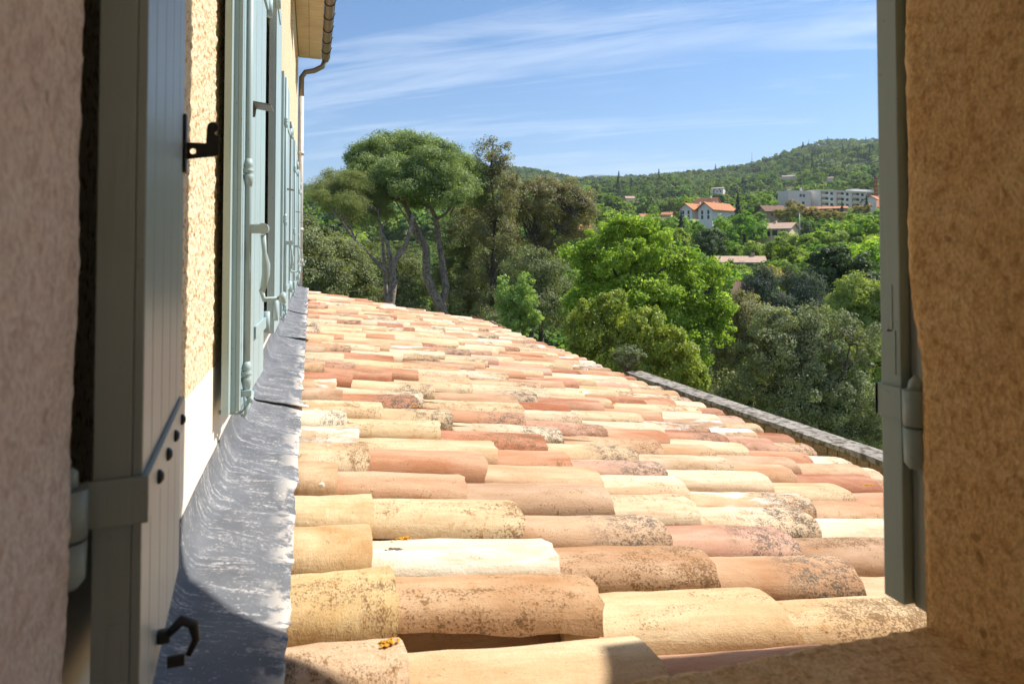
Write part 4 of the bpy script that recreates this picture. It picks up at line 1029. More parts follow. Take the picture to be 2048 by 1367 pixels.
# --- grey-green oaks on the right
big_tree('oak_tree', 'huge grey-green evergreen oak behind the garden wall at right', 'tree',
    [(1600, 665, 60, 42), (1560, 710, 60, 50, -.4), (1640, 720, 60, 55, 0), (1700, 700, 48, 50, .6), (1520, 770, 50, 50, .2), (1600, 790, 65, 55, -.6), (1680, 800, 60, 60, 0), (1735, 830, 45, 50, .5), (1460, 780, 40, 40, .5), (1640, 860, 60, 40, 0), (1720, 890, 50, 35, .3), (1545, 650, 40, 35, .6)] + twigs([(1600, 665, 60, 42), (1560, 700, 60, 50), (1650, 700, 60, 50), (1700, 690, 48, 50), (1480, 760, 50, 50)], 40),
    21, lf_oak_g, m_bark_d, [(1600, 960), (1610, 850), (1625, 760), (1630, 690)], 520, 0.27, 78000, 0.075, 'grey-green oaks behind the garden wall', r_trunk=0.14, n_br=150, limbs=[(0.06, (1610, 850), (1660, 790, -.3), (1690, 740, -.3), (1700, 690, 0)), (0.06, (1612, 840), (1560, 780, -.2), (1530, 740, 0))], tone=0.7)
big_tree('oak_tree', 'brownish-grey oak between the bright tree and the grey-green oak', 'tree', [(1480, 620, 42, 36), (1520, 650, 45, 36), (1465, 680, 45, 45), (1500, 720, 50, 45, -.2), (1445, 740, 36, 45), (1440, 790, 30, 25)], 24, lf_oak_b, m_bark_d, [(1480, 820), (1480, 700)], 250, 0.27, 34000, 0.08, 'grey-green oaks behind the garden wall', tone=0.7)
big_tree('cedar_tree', 'left of two dark grey-green cedars in the valley', 'tree', [(1520, 590, 40, 45), (1530, 560, 24, 24), (1500, 630, 40, 30), (1560, 620, 36, 32)], 55, lf_cedar, m_bark_d, [(1525, 690), (1525, 560)], 170, 0.62, 24000, 0.22, 'dark cedars in the valley', n_br=50, aspect=0.2, tri=True, tone=0.7)
big_tree('cedar_tree', 'right of two dark grey-green cedars, with pointed tips', 'tree', [(1590, 575, 24, 30), (1600, 600, 38, 36), (1575, 550, 12, 18), (1610, 560, 10, 20), (1590, 635, 46, 26), (1630, 590, 20, 36)], 58, lf_cedar, m_bark_d, [(1595, 690), (1595, 560)], 170, 0.62, 24000, 0.22, 'dark cedars in the valley', n_br=50, aspect=0.2, tri=True, tone=0.7)
big_tree('broadleaf_tree', 'pale green spring tree at the right edge next to the jamb', 'tree', [(1710, 585, 34, 32), (1745, 600, 40, 36), (1695, 620, 34, 36), (1745, 650, 40, 36), (1790, 610, 40, 50), (1700, 650, 24, 20)], 48, lf_pale, m_bark, [(1735, 760), (1738, 640), (1735, 600)], 260, 0.48, 34000, 0.16, n_br=90, limbs=[(0.05, (1700, 700, -2), (1680, 660, -2), (1672, 640, -2)), (0.05, (1700, 700, -2), (1664, 676, -2), (1645, 665, -2))], tone=0.5)
big_tree('broadleaf_tree', 'sunlit yellow-green tree low at the right edge behind the oak', 'tree', [(1745, 720, 30, 34), (1770, 760, 30, 40), (1725, 700, 22, 22), (1760, 800, 26, 30), (1790, 700, 30, 40)], 33, lf_pale, m_bark_d, [(1750, 850), (1750, 740)], 160, 0.32, 17000, 0.10, n_br=80, tone=0.5)

# potted shrub on the wall end
pp = at(1255, 748, math.hypot(pb.x, pb.y) + 0.0)
pot = thing('potted_shrub', 'small grey-green shrub in a clay pot at the end of the garden wall', 'potted plant', (pp.x, pp.y, pp.z - 0.30))
MB().lathe([(0.13, 0.0), (0.17, 0.22), (0.19, 0.24), (0.19, 0.30), (0.16, 0.30), (0.15, 0.27)], (pp.x, pp.y, pp.z - 0.30), 18).build('pot', m_pot, pot)
lob = px_lobes([(1255, 705, 26, 14), (1235, 715, 16, 12), (1277, 712, 16, 14), (1255, 722, 22, 10)], math.hypot(pp.x, pp.y))
me, sb = crown_mesh('foliage', lob, 70, 0.07, 2600, 0.07, lf_olive, aspect=0.25, tone=0.5); link('foliage', me, pot)
mb = MB()
for i in range(34):
    tgt = Vector(sb[i]); mb.tube([Vector((pp.x, pp.y, pp.z)) + Vector((random.uniform(-.06, .06), random.uniform(-.06, .06), 0)), (pp + tgt) / 2 + Vector((0, 0, .02)), tgt], [0.008, 0.006, 0.003], 4, cap=False)
mb.build('stem', m_bark, pot)
# pier carrying the pot, end of the wall
MB().box(-0.25, 0.42, wl_ + 0.003, wl_ + 0.5, -5.0, -0.0, Matrix.Translation((0, 0, pp.z - 0.30 - ha)) @ WMT).build('wall_pier', m_stone, gw)
# small dark tiled shed roof peeking above the eave corner
sp = at(982, 648, 13.5)
sh = thing('garden_shed', 'small shed with dark old tiled roof behind the roof corner', 'shed', (sp.x, sp.y, ground_z(sp.x, sp.y)))
MB().box(sp.x - 0.15, sp.x + 0.22, sp.y, sp.y + 1.4, ground_z(sp.x, sp.y) - .2, sp.z - 0.25).build('wall', m_stone, sh)
so_ = MB().prism([(sp.x - 0.2, sp.y - 0.1, sp.z - 0.10), (sp.x - 0.05, sp.y - 0.1, sp.z + 0.06), (sp.x + 0.3, sp.y - 0.1, sp.z - 0.12)], (0, 1.6, 0)).build('roof', f_roof_b, sh)
for q in range(3):
    t = q / 3; a_ = Vector((sp.x - 0.06 + .34 * t, sp.y - 0.1 + q * .05, sp.z + 0.06 - 0.16 * t)); mb = MB(); mb.tube([a_, a_ + Vector((0.13, 0, -0.055))], [0.03, 0.035], 8); mb.build('roof_tile', f_roof_b, sh)

# ------------------------------------------------------------------ houses of the valley
AVOID = []      # (px0, px1, y_bottom, D)
def bld(px, py, D, wpx, hpx, depth_m, label, wall_m, roof_m, rot=0.0, roof_h=0.28, gable='x', wins=(), name='house', chim=None, avoid=True, shut=None):
    if chim is None and name == 'house': chim = random.choice([-.5, .4, .6])
    """gabled house; rot turns it about its base. wins: (side, u, v, w, h) in fractions of the wall"""
    if D >= 450:      # stands where that line of sight meets the hillside
        for D_ in np.linspace(430, 1900, 400):
            q = at(px, py, float(D_)); 
            if q.z < ground_z(q.x, q.y) + 1.0: D = float(D_); break
    b = at(px, py, D); s = D / F_PX; W = wpx * s; H = hpx * s; Dp = depth_m
    az = math.atan2(b.x, b.y)
    root = thing(name, label, 'house' if name != 'shed' else 'shed', (b.x, b.y, b.z), None, -az + rot)
    root['_local'] = 1
    hw, hd = W / 2, Dp / 2; rh = roof_h * (Dp if gable == 'x' else W)
    m = MB()
    z00 = -14
    if gable == 'x':   # ridge along local x, eaves face the camera
        prof = [(-hd, z00), (hd, z00), (hd, H), (0, H + rh), (-hd, H)]
        m.prism([(-hw, y, z) for y, z in prof], (W, 0, 0))
    else:              # ridge runs away from the camera, gable faces it
        prof = [(-hw, z00), (hw, z00), (hw, H), (0, H + rh), (-hw, H)]
        m.prism([(x, -hd, z) for x, z in prof], (0, Dp, 0))
    link('wall', m.mesh('wall', wall_m), root)
    o = 0.05 * Dp + 0.25; th = 0.22; r = MB()
    if gable == 'x':
        k = rh / hd
        for sg in (-1, 1): r.prism([(-hw - o, 0, H + rh + 0.02), (-hw - o, sg * (hd + o), H - k * o + 0.02), (-hw - o, sg * (hd + o), H - k * o + th), (-hw - o, 0, H + rh + th)], (W + 2 * o, 0, 0))
    else:
        k = rh / hw
        for sg in (-1, 1): r.prism([(0, -hd - o, H + rh + 0.02), (sg * (hw + o), -hd - o, H - k * o + 0.02), (sg * (hw + o), -hd - o, H - k * o + th), (0, -hd - o, H + rh + th)], (0, Dp + 2 * o, 0))
    rf = link('roof', r.mesh('roof', roof_m), root)
    if chim: rfm = MB().box(chim * hw - .28, chim * hw + .28, -.25, .25, H + rh * .6, H + rh + 0.8).mesh('chimney', wall_m); c = bpy.data.objects.new('chimney', rfm); COL.objects.link(c); c.parent = rf
    for (sd_, u, v, ww, hh) in wins:
        mb = MB()
        if sd_ == 'f': mb.box(-hw + u * W - ww / 2, -hw + u * W + ww / 2, -hd - 0.05, -hd + 0.1, v * H, v * H + hh)
        else: mb.box(-hw - 0.05, -hw + 0.1, -hd + u * Dp - ww / 2, -hd + u * Dp + ww / 2, v * H, v * H + hh)
        wo = link('window', mb.mesh('window', f_win), root)
        if shut and sd_ == 'f':
            for sg in (-1, 1):
                q = -hw + u * W + sg * (ww * .78); c = bpy.data.objects.new('shutter', MB().box(q - ww * .22, q + ww * .22, -hd - 0.09, -hd - 0.01, v * H, v * H + hh).mesh('shutter', shut)); COL.objects.link(c); c.parent = wo
    if avoid: AVOID.append((px - wpx * .62, px + wpx * .62, py - hpx * 0.25, D))
    return root
# white house with two orange gables
W2 = [('f', .28, .66, .8, 1.4), ('f', .72, .66, .8, 1.4), ('f', .28, .38, .8, 1.4), ('f', .72, .38, .8, 1.4)]
bld(1393, 452, 262, 27, 32, 14, 'white house wing with left orange-tiled gable and shuttered windows', f_white, f_roof_o, R_(-32), 0.36, 'y', W2)
bld(1434, 452, 259, 30, 32, 15, 'white house wing with right orange-tiled gable beside the dark conifer', f_white, f_roof_o, R_(-32), 0.38, 'y', W2)
bld(1414, 452, 270, 44, 33, 8, 'white linking block between the two orange gables', f_white, f_roof_o, R_(-32), 0.5, 'x', W2, avoid=False)
bld(1562, 476, 205, 46, 17, 8.5, 'small cream bungalow with shallow tiled roof and lit gable end', f_cream, f_roof_p, R_(-17), 0.18, 'x', [('f', .2, .2, 1.0, 1.3), ('f', .75, .05, 1.1, 2.0), ('f', .45, .25, 1.4, 1.4)], chim=-.4)
bld(1518, 476, 209, 36, 13, 6, 'low cream annexe joined to the left of the bungalow', f_cream, f_roof_p, R_(8), 0.18, 'x', [('f', .5, .3, .9, .9)], avoid=False)
bld(1543, 447, 300, 36, 22, 11, 'pinkish barn-like house half hidden above the bungalow', f_pink, f_roof_b, R_(20), 0.22, 'x', [('f', .3, .6, 1.0, 1.1)])
bld(1480, 534, 120, 78, 9, 6, 'long low house of which mostly the pale tiled roof shows', f_pink, f_roof_p, R_(4), 0.14, 'x', [('f', .5, .3, .8, .8)])
bld(1492, 596, 75, 22, 10, 4, 'small dark-roofed outbuilding beside the cedars', f_pink, f_roof_b, R_(-10), 0.25, 'x', (), name='shed')
bld(1437, 387, 620, 22, 9, 10, 'white villa with hipped roof on the lower hillside', f_white, f_roof_p, R_(-15), 0.12, 'x', [('f', .2, .2, 1.3, 1.8), ('f', .5, .2, 1.3, 1.8), ('f', .8, .2, 1.3, 1.8), ('f', .3, .6, 1.3, 1.5), ('f', .7, .6, 1.3, 1.5)])
bld(1460, 353, 1050, 14, 4, 10, 'tiny white house high on the slope, left one', f_white, f_roof_p, 0, 0.1, 'x')
bld(1577, 358, 950, 22, 4, 9, 'pale long house high on the slope, right of centre', f_grey, f_roof_p, R_(10), 0.15, 'x')
bld(1660, 361, 900, 10, 4, 9, 'tiny pale house on the slope above the apartment block', f_white, f_roof_p, 0, 0.12, 'x')
bld(1400, 369, 700, 12, 2.5, 8, 'low pale terrace house at left of the white villa', f_grey, f_roof_p, 0, 0.1, 'x')
bld(1287, 442, 380, 14, 8, 8, 'little house with tiled roof above the bright tree', f_white, f_roof_o, R_(15), 0.2, 'x')
bld(1335, 436, 420, 18, 6, 8, 'small orange-roofed house left of the white gabled house', f_cream, f_roof_o, R_(-10), 0.2, 'x')
bld(1259, 402, 520, 16, 5, 9, 'pale house in trees at the foot of the hill', f_cream, f_roof_p, R_(10), 0.2, 'x')
bld(1168, 468, 200, 20, 7, 7, 'small house with reddish roof between oak and bright tree', f_pink, f_roof_o, R_(10), 0.22, 'x')
bld(1752, 424, 360, 30, 18, 12, 'white gabled house with red roof beside the brick chimney', f_white, f_roof_o, R_(-20), 0.32, 'y', [('f', .5, .4, 1.2, 1.5)])
bld(1790, 430, 350, 50, 14, 12, 'red-roofed hall partly hidden by the right shutter', f_white, f_roof_o, R_(0), 0.25, 'x')
bld(1650, 425, 380, 70, 6, 10, 'long low building with salmon roof in front of the apartment block', f_pink, f_roof_o, R_(2), 0.12, 'x', [('f', .1 * i, .3, 1, 1.2) for i in range(1, 10)])
for i, (px, py, D, wp, hp) in enumerate(((612, 444, 500, 14, 5), (622, 440, 520, 10, 5), (606, 436, 560, 9, 5), (634, 443, 480, 8, 4))):
    bld(px, py, D, wp, hp, 8, ['cream town house with flat tiled roof at far left', 'second pale town house glimpsed by the downpipe', 'small house at the very left behind the downpipe', 'little pale house under the left pine crown'][i], f_cream, f_roof_p, R_(10 * i - 15), 0.2, 'x', avoid=False)

# apartment block
def apartment():
    D = 420; b = at(1640, 416, D); az = math.atan2(b.x, b.y); s = D / F_PX
    root = thing('apartment_block', 'long white flat-roofed apartment block with balconies on the hillside', 'building', tuple(b), None, -az + R_(46)); root['_local'] = 1
    def X(px): return ((px - 1640) * 1.50 + 45) * s
    H = 32 * s
    blocks = [(1608, 1710, 0, 9, H, 0), (1565, 1600, 2, 10, H * .96, 0), (1600, 1607.5, 5, 11, H * .9, 0), (1711, 1742, 4, 11, H * .95, 0)]
    for i, (a, c, y0, y1, h, _) in enumerate(blocks): link('wall', MB().box(X(a), X(c), y0, y1, -18, h).mesh('wall', f_grey if i != 0 else f_white), root)
    link('roof', MB().box(X(1607), X(1711), -0.9, 9.3, H + 0.02, H + 0.5).mesh('roof', f_white), root)
    link('roof_box', MB().box(X(1676), X(1713), 5, 10, H + 0.52, H + 2.4).mesh('roof_box', f_white), root)
    link('roof_box', MB().box(X(1591), X(1593), 5, 6, H, H + 1.9).mesh('roof_box', f_grey), root)
    bays = 4; bw = (X(1710) - X(1608)) / bays
    for fl_ in range(3):
        z = H - (fl_ + 1) * 3.15 + 0.3
        for k in range(bays):
            x0 = X(1608) + k * bw
            link('balcony', MB().box(x0 + bw * .10, x0 + bw * .62, -1.2, -0.01, z - .15, z + .05).box(x0 + bw * .10, x0 + bw * .62, -1.2, -1.08, z + 0.05, z + 0.85).mesh('balcony', f_white), root)
            link('window', MB().box(x0 + bw * .14, x0 + bw * .58, -0.06, 0.12, z + 0.05, z + 2.35).mesh('window', f_pink), root)
            link('window', MB().box(x0 + bw * .42, x0 + bw * .60, -0.08, 0.12, z + 0.05, z + 2.3).mesh('window', f_win), root)
            link('window', MB().box(x0 + bw * .74, x0 + bw * .90, -0.06, 0.12, z + 0.7, z + 2.2).mesh('window', f_win), root)
        for k in range(bays + 1):
            if fl_ == 0: xx = X(1608) + k * bw; link('fin_wall', MB().box(xx - .18, xx + .18, -1.0, -0.01, -18, H).mesh('fin_wall', f_white), root)
    for px, zf in ((1584, .62), (1589, .62), (1588, .2), (1720, .3), (1732, .3)): link('window', MB().box(X(px) - .8, X(px) + .8, 1.9 if px < 1600 else 3.9, 2.2 if px < 1600 else 4.2, H * zf, H * zf + 1.5).mesh('window', f_win), root)
    AVOID.append((1562, 1745, 412, D + 60))
apartment()
# brick chimney stack
cb = at(1752.5, 409, 372); ck = thing('factory_chimney', 'tall round brick chimney right of the apartment block', 'chimney', tuple(cb)); ck['_local'] = 1
link('shaft', MB().lathe([(1.1, -16), (1.05, 0), (0.78, 12.6), (0.98, 12.7), (0.98, 13.2), (0.7, 13.25)], (0, 0, 0), 16).mesh('shaft', f_brick), ck)
for z in (1.5, 3.5, 5.5, 7.5, 9.5, 11.5): r_ = 1.05 - 0.27 * z / 12.6 + .05; link('band', MB().lathe([(r_, z), (r_, z + .35)], (0, 0, 0), 16).mesh('band', f_brick_band), ck)
# utility pole, street lamps, masts
def pole(px, py0, py1, D, label, name='utility_pole', cat='pole', lamp=True, r=0.14):
    b = at(px, py0, D); h = (py0 - py1) * D / F_PX; z0 = min(b.z, ground_z(b.x, b.y))
    t = thing(name, label, cat, (b.x, b.y, z0)); t['_local'] = 1
    link('pole', MB().tube([(0, 0, 0), (0, 0, b.z - z0 + h)], [r, r * .6], 8).mesh('pole', f_metal), t)
    if lamp == True: link('lamp_head', MB().tube([(0, 0, b.z - z0 + h - .1), (0.6, 0, b.z - z0 + h + .35), (1.3, 0, b.z - z0 + h + .4)], [.06, .06, .16], 6).mesh('lamp_head', f_metal), t)
    if lamp == 'box': link('insulator', MB().box(-.35, .35, -.15, .15, b.z - z0 + h - .5, b.z - z0 + h).mesh('insulator', f_metal), t)
    if lamp == 'mast':
        mb = MB(); H_ = b.z - z0 + h
        for q in range(8):
            z = H_ - h * .95 * q / 8; mb.tube([(-r * 3, 0, z), (r * 3, 0, z)], r * .5, 4)
        link('cross_arm', mb.mesh('cross_arm', f_metal), t)
pole(1599, 468, 426, 185, 'grey utility pole right of the cream bungalow', lamp='box', r=.22)
pole(1435.5, 462, 432, 230, 'thin street lamp in front of the white gabled house', 'street_lamp', 'street lamp', r=.16)
pole(1504, 327, 306, 1700, 'left lattice mast on the hill ridge', 'radio_mast', 'mast', 'mast', .6)
pole(1618, 296, 281, 1750, 'right lattice mast on the hill ridge', 'radio_mast', 'mast', 'mast', .6)

# ------------------------------------------------------------------ woods: prototypes
def proto_round(nm, mat, n_sub, n_leaf, leaf, seed, tall=1.0, lob_n=9):
    """unit tree, crown radius about 1, crown centre z=1.35"""
    r_ = np.random.default_rng(seed); lobes = [(0, 0, 1.35, .55, .55, .6 * tall)]
    for i in range(lob_n):
        a = r_.uniform(0, 2 * math.pi); e = r_.uniform(-.5, 1.2); q = .58
        lobes.append((q * math.cos(a) * math.cos(e), q * math.sin(a) * math.cos(e), 1.35 + q * tall * math.sin(e), r_.uniform(.28, .46), r_.uniform(.28, .46), r_.uniform(.26, .42) * tall))
    me, sb = crown_mesh(nm, lobes, n_sub, 0.13, n_leaf, leaf, mat, aspect=.75, tone=.6, bias=.6, outw=0.7, up=.3)
    return me, sb
def proto_cone(nm, mat, n_leaf, leaf, seed, slim=0.42, hgt=3.2):
    r_ = np.random.default_rng(seed); z = r_.random(n_leaf) ** 1.3; a = r_.uniform(0, 2 * math.pi, n_leaf)
    tier = 0.75 + 0.25 * np.cos(z * 60); rad = (1 - z) * slim * 2.0 * tier * (0.6 + .4 * r_.random(n_leaf))
    P = np.stack([rad * np.cos(a), rad * np.sin(a), 0.15 + z * hgt], 1)
    nn = np.stack([np.cos(a), np.sin(a), np.full(n_leaf, .5)], 1) + rand_dir(n_leaf) * .7; nn /= np.linalg.norm(nn, axis=1, keepdims=True)
    V, Fq = leaf_geo(P, nn, leaf, .6)
    return mesh_np(nm, V, Fq, mat, {'v': ('FACE', 'FLOAT', r_.random(n_leaf))})
def trunk_mesh(sb, mat):
    mb = MB(); mb.tube([(0, 0, -0.6), (0.02, 0, .5), (0, .02, 1.3)], [.10, .075, .03], 7)
    branches(mb, [(0.02, 0, .6), (0, .02, 1.0), (0, .02, 1.3)], sb, .035, 14, 4)
    return mb.mesh('trunk', mat)
mid_protos = []
for i, (mt, kind) in enumerate([(lf_mid, 'mid'), (lf_mid, 'mid'), (lf_bright, 'bright'), (lf_pale, 'pale'), (lf_dark, 'dark'), (lf_rust, 'rust'), (lf_mid, 'mid'), (lf_bright, 'bright')]):
    me, sb = proto_round('crown', mt, 110, 6500, 0.075, 50 + i); mid_protos.append((kind, me, trunk_mesh(sb, m_bark_d)))
cone_me = proto_cone('crown', lf_dark, 5000, .09, 3); cyp_me = proto_cone('crown', lf_dark, 3000, .08, 4, .16, 3.2)
ctr = MB().tube([(0, 0, -.6), (0, 0, 3.0)], [.07, .01], 6).mesh('trunk', m_bark_d)
LBL = {'mid': ('broadleaf_tree', 'rounded mid-green tree, one of many in the wooded valley', 'mid-green trees of the valley woods'),
       'bright': ('broadleaf_tree', 'fresh bright-green tree, one of several in the wooded valley', 'bright-green trees of the valley woods'),
       'pale': ('broadleaf_tree', 'pale yellowish-green tree, one of several in the valley woods', 'pale trees of the valley woods'),
       'dark': ('broadleaf_tree', 'dark green rounded tree, one of several in the valley woods', 'dark trees of the valley woods'),
       'rust': ('broadleaf_tree', 'yellow-bronze leafed tree near the apartment block', 'yellow-bronze trees below the apartment block'),
       'cone': ('conifer_tree', 'dark pointed conifer among the valley trees', 'dark conifers of the valley woods'),
       'cypress': ('cypress_tree', 'slim dark cypress near the hillside villa', 'slim cypresses near the villa')}
n_mid = 0
def mid_tree(x, y, s, kind, squash=1.0, label=None):
    global n_mid
    z = ground_z(x, y)
    nm, lb, grp = LBL[kind]
    t = thing(nm, label or lb, 'tree', (x, y, z), grp); t['_local'] = 1
    if kind in ('cone', 'cypress'): me, tm = (cone_me if kind == 'cone' else cyp_me), ctr
    else: _, me, tm = random.choice([p for p in mid_protos if p[0] == kind])
    rz_ = random.uniform(0, 6.28)
    for n_, m_ in (('crown', me), ('trunk', tm)):
        o = bpy.data.objects.new(n_, m_); COL.objects.link(o); o.parent = t; o.rotation_euler = (0, 0, rz_); o.scale = (s, s, s * squash)
    n_mid += 1
def proj(p):
    q = CAM_R.transposed() @ Vector(p)
    if q.z > -0.1: return None
    return 1024 + F_PX * q.x / -q.z, PRINC_Y - F_PX * q.y / -q.z
def clear(x, y, z_top, rad, D):
    a = proj((x, y, z_top))
    if a is None: return False
    wpx_ = rad / D * F_PX
    for (p0, p1, yb_, Dh) in AVOID:
        if a[0] + wpx_ > p0 and a[0] - wpx_ < p1:
            if D < Dh + 8 and a[1] < yb_: return False
    return True
# named ones around the houses
MARKS = [('white gabled house', 1415, 430), ('cream bungalow', 1552, 462), ('white apartment block', 1650, 395), ('long pale-tiled roof', 1480, 522), ('brick factory chimney', 1752, 385), ('pair of dark cedars', 1560, 590), ('pinkish barn-like house', 1543, 430), ('small reddish roof by the oaks', 1168, 465)]
_seen = set()
def describe(px, py, kind):
    adj = {'mid': 'mid-green tree', 'bright': 'bright green tree', 'pale': 'pale green tree', 'dark': 'dark green tree', 'rust': 'yellow-bronze tree', 'cone': 'dark conifer', 'cypress': 'slim cypress'}[kind]
    for far in ('just', 'a little', 'well'):
        for nm_, mx_, my_ in sorted(MARKS, key=lambda q: math.hypot(q[1] - px, (q[2] - py) * 1.4))[:2]:
            dx, dy = px - mx_, py + 12 - my_; dd = math.hypot(dx, dy); lim = {'just': (0, 48), 'a little': (48, 100), 'well': (100, 400)}[far]
            if not lim[0] <= dd < lim[1]: continue
            w_ = ('right of' if dx > 0 else 'left of') if abs(dx) > abs(dy) * 1.2 else ('below' if dy > 0 else 'above')
            if abs(dx) > 14 and abs(dy) > 14: w_ = ('below' if dy > 0 else 'above') + ' and ' + ('right of' if dx > 0 else 'left of')
            t_ = '%s %s %s the %s' % (adj, far, w_, nm_)
            if t_ not in _seen: _seen.add(t_); return t_
    return None
def mid_at(px, ytop, D, s, kind, squash=1.0, label=None):
    """s = crown radius; the top shows at ytop: the squash takes up the difference"""
    p = at(px, ytop, D); gzv = ground_z(p.x, p.y); hgt = p.z - gzv; top = 2.02 if kind not in ('cone', 'cypress') else 3.3
    mid_tree(p.x, p.y, s, kind, max(0.6, hgt / (top * s)), label or describe(px, ytop, kind))
mid_at(1476, 386, 250, 4.6, 'cone', label='big dark conifer right against the white gabled house')
mid_at(1733, 390, 330, 3.4, 'cone', label='dark conifer between apartment block and brick chimney')
mid_at(1684, 402, 300, 3.0, 'cone', label='dark conifer in front of the right part of the apartment block')
mid_at(1236, 352, 600, 9, 'cone', label='lone dark conifer standing out at the foot of the far ridge')
mid_at(1592, 402, 280, 5, 'rust'); mid_at(1574, 412, 270, 5.5, 'rust'); mid_at(1640, 418, 290, 7, 'rust'); mid_at(1668, 420, 280, 6, 'rust'); mid_at(1725, 408, 330, 5, 'rust'); mid_at(1612, 415, 285, 6, 'rust')
mid_at(1488, 424, 215, 7, 'mid'); mid_at(1462, 432, 220, 5, 'mid'); mid_at(1508, 440, 200, 5, 'mid')
mid_at(1440, 436, 205, 3.8, 'bright'); mid_at(1404, 458, 190, 4, 'bright'); mid_at(1370, 440, 210, 5.5, 'bright'); mid_at(1335, 438, 215, 6, 'mid'); mid_at(1306, 436, 225, 5, 'mid')
mid_at(1625, 470, 150, 6, 'mid'); mid_at(1665, 452, 150, 7, 'bright'); mid_at(1710, 440, 160, 8, 'mid'); mid_at(1755, 430, 150, 8, 'bright'); mid_at(1640, 500, 120, 6, 'mid'); mid_at(1690, 492, 110, 6.5, 'mid'); mid_at(1745, 490, 105, 6.5, 'bright'); mid_at(1600, 505, 125, 5, 'bright')
mid_at(1500, 545, 85, 3.6, 'bright'); mid_at(1465, 540, 90, 3.8, 'bright'); mid_at(1660, 530, 90, 5, 'mid'); mid_at(1730, 535, 80, 4.5, 'mid'); mid_at(1555, 528, 100, 4, 'pale'); mid_at(1640, 560, 75, 4, 'dark'); mid_at(1545, 535, 95, 3, 'rust')
mid_at(1575, 470, 150, 4.5, 'pale'); mid_at(1450, 528, 98, 3.6, 'mid'); mid_at(1482, 529, 96, 3.4, 'bright'); mid_at(1512, 527, 100, 3.6, 'mid'); mid_at(1168, 467, 150, 4.5, 'mid'); mid_at(1190, 470, 140, 4, 'bright'); mid_at(1430, 482, 170, 5, 'mid'); mid_at(1470, 485, 160, 5, 'mid'); mid_at(1520, 488, 150, 5.5, 'mid')
for q, px in enumerate((1419, 1427, 1452, 1459)): mid_at(px, 374 + q % 2 * 3, 600, 3.0, 'cypress')
# random fill, nearest first
tries = 0
pts_used = []
while n_mid < 290 and tries < 9000:
    tries += 1
    px = random.uniform(1090, 1860) if random.random() < 0.86 else random.uniform(560, 720)
    D = 62 * math.exp(random.random() ** 0.8 * math.log(480 / 62))
    r = ray(px, 500); k = D / math.hypot(r.x, r.y); x, y = r.x * k, r.y * k
    s = random.uniform(2.6, 4.6) * (1 + D / 900)
    if any((x - a) ** 2 + (y - b_) ** 2 < ((s + c) * 0.62) ** 2 for a, b_, c in pts_used): continue
    top = ground_z(x, y) + 2.3 * s
    if not clear(x, y, top, s, D): continue
    q_ = proj((x, y, top))
    kind = random.choices(['mid', 'bright', 'pale', 'dark', 'cone'], [50, 21, 10, 16, 3])[0]
    pts_used.append((x, y, s)); mid_tree(x, y, s * (1.0 if kind != 'cone' else .9), kind, random.uniform(.85, 1.15), describe(q_[0], q_[1], kind) if (q_ and 1200 < q_[0] < 1770) else None)

# far wood as one mass
far_col = bpy.data.collections.new('far_tree_shapes')
for i, mt in enumerate([lf_far, lf_far, lf_far, lf_mid, lf_dark, lf_pale, lf_dark]):
    if i < 6: me, _ = proto_round('far_crown', mt, 46, 900, 0.17, 90 + i)
    else: me = proto_cone('far_crown', mt, 600, .2, 8)
    o = bpy.data.objects.new('far_crown_%s' % 'abcdefg'[i], me); far_col.objects.link(o)
def scatter(name, label, pts, scl, idx):
    me = bpy.data.meshes.new(name); me.vertices.add(len(pts)); me.vertices.foreach_set('co', np.asarray(pts, np.float32).ravel())
    for an, tp, dt in (('scl', 'FLOAT', scl), ('rot', 'FLOAT', rng.uniform(0, 6.28, len(pts))), ('idx', 'INT', idx)):
        a = me.attributes.new(an, tp, 'POINT'); a.data.foreach_set('value', np.asarray(dt, np.float32 if tp == 'FLOAT' else np.int32))
    me.update(); o = link(name, me); tag(o, label, kind='stuff')
    ng = bpy.data.node_groups.new('scatter', 'GeometryNodeTree')
    ng.interface.new_socket('Geometry', in_out='INPUT', socket_type='NodeSocketGeometry'); ng.interface.new_socket('Geometry', in_out='OUTPUT', socket_type='NodeSocketGeometry')
    gi = N(ng, 'NodeGroupInput'); go = N(ng, 'NodeGroupOutput'); io = N(ng, 'GeometryNodeInstanceOnPoints'); ci = N(ng, 'GeometryNodeCollectionInfo')
    ci.inputs[0].default_value = far_col; ci.inputs['Separate Children'].default_value = True; ci.inputs['Reset Children'].default_value = True
    io.inputs['Pick Instance'].default_value = True
    def na_(n_, t_): q = N(ng, 'GeometryNodeInputNamedAttribute', data_type=t_); q.inputs[0].default_value = n_; return q.outputs[0]
    cx_ = N(ng, 'ShaderNodeCombineXYZ'); L(ng, na_('rot', 'FLOAT'), cx_.inputs[2])
    L(ng, gi.outputs[0], io.inputs['Points']); L(ng, ci.outputs[0], io.inputs['Instance']); L(ng, na_('idx', 'INT'), io.inputs['Instance Index'])
    L(ng, cx_.outputs[0], io.inputs['Rotation']); L(ng, na_('scl', 'FLOAT'), io.inputs['Scale']); L(ng, io.outputs[0], go.inputs[0])
    md = o.modifiers.new('scatter', 'NODES'); md.node_group = ng
    return o
P = []; SC = []; IX = []
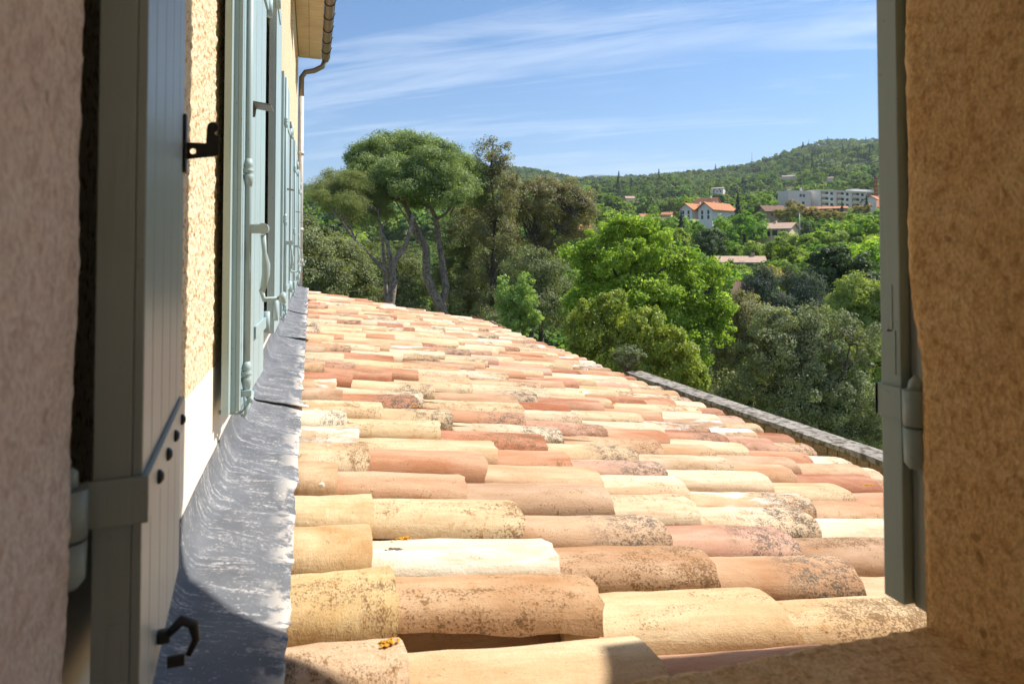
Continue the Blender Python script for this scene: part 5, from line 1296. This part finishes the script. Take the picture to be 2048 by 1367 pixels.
for _ in range(30000):
    px = random.uniform(540, 1900); D = math.sqrt(random.uniform(300 ** 2, 2000 ** 2)) if random.random() < .75 else random.uniform(250, 900)
    r = ray(px, 500); k = D / math.hypot(r.x, r.y); x, y = r.x * k, r.y * k
    s = random.choice([random.uniform(2.0, 4.0), random.uniform(3.0, 7.2)])
    cl = mnoise.noise(Vector((x * .006, y * .006, 9)))
    if mnoise.noise(Vector((x * .009, y * .009, 2))) < -0.30 and D < 1700: s *= 0.42
    z = ground_z(x, y) - 0.4 * s
    if D < 1000 and not clear(x, y, z + 2.3 * s, s, D): continue
    P.append((x, y, z)); SC.append(s)
    IX.append(random.choices([0, 1, 2, 3, 4, 5, 6], [24, 24, 20, 14, 5 + 60 * max(0, cl), 10 + 26 * max(0, -cl), 1.0 + 3 * max(0, cl)])[0])
scatter('far_wood', 'continuous woods covering the far hillsides', P, SC, IX)
# scrub carpet filling the valley floor between the trees
P = []; SC = []; IX = []
for _ in range(9000):
    px = random.uniform(540, 1900); D = 45 * math.exp(random.random() * math.log(480 / 45)); r = ray(px, 500); k = D / math.hypot(r.x, r.y); x, y = r.x * k, r.y * k
    s = random.uniform(.9, 1.9)
    z = ground_z(x, y) - .5 * s
    if not clear(x, y, z + 2.3 * s, s, D): continue
    P.append((x, y, z)); SC.append(s); IX.append(random.choice([0, 1, 2, 3, 4, 3]))
scatter('undergrowth', 'low green scrub covering the valley floor', P, SC, IX)

# ------------------------------------------------------------------ haze
hz_m = bpy.data.materials.new('air'); hz_m.use_nodes = True; t = hz_m.node_tree; t.nodes.clear()
vo = N(t, 'ShaderNodeVolumePrincipled'); vo.inputs['Color'].default_value = (0.80, 0.88, 1.0, 1); vo.inputs['Density'].default_value = 0.00010; vo.inputs['Anisotropy'].default_value = 0.2
L(t, vo.outputs[0], N(t, 'ShaderNodeOutputMaterial').inputs['Volume'])
hz = MB().box(-9500, 9500, -9500, 9800, -400, 900).build('haze', hz_m); tag(hz, 'thin blue air over the valley', kind='stuff')
for o in bpy.data.objects:
    if '_local' in o: del o['_local']
print('MID', n_mid)
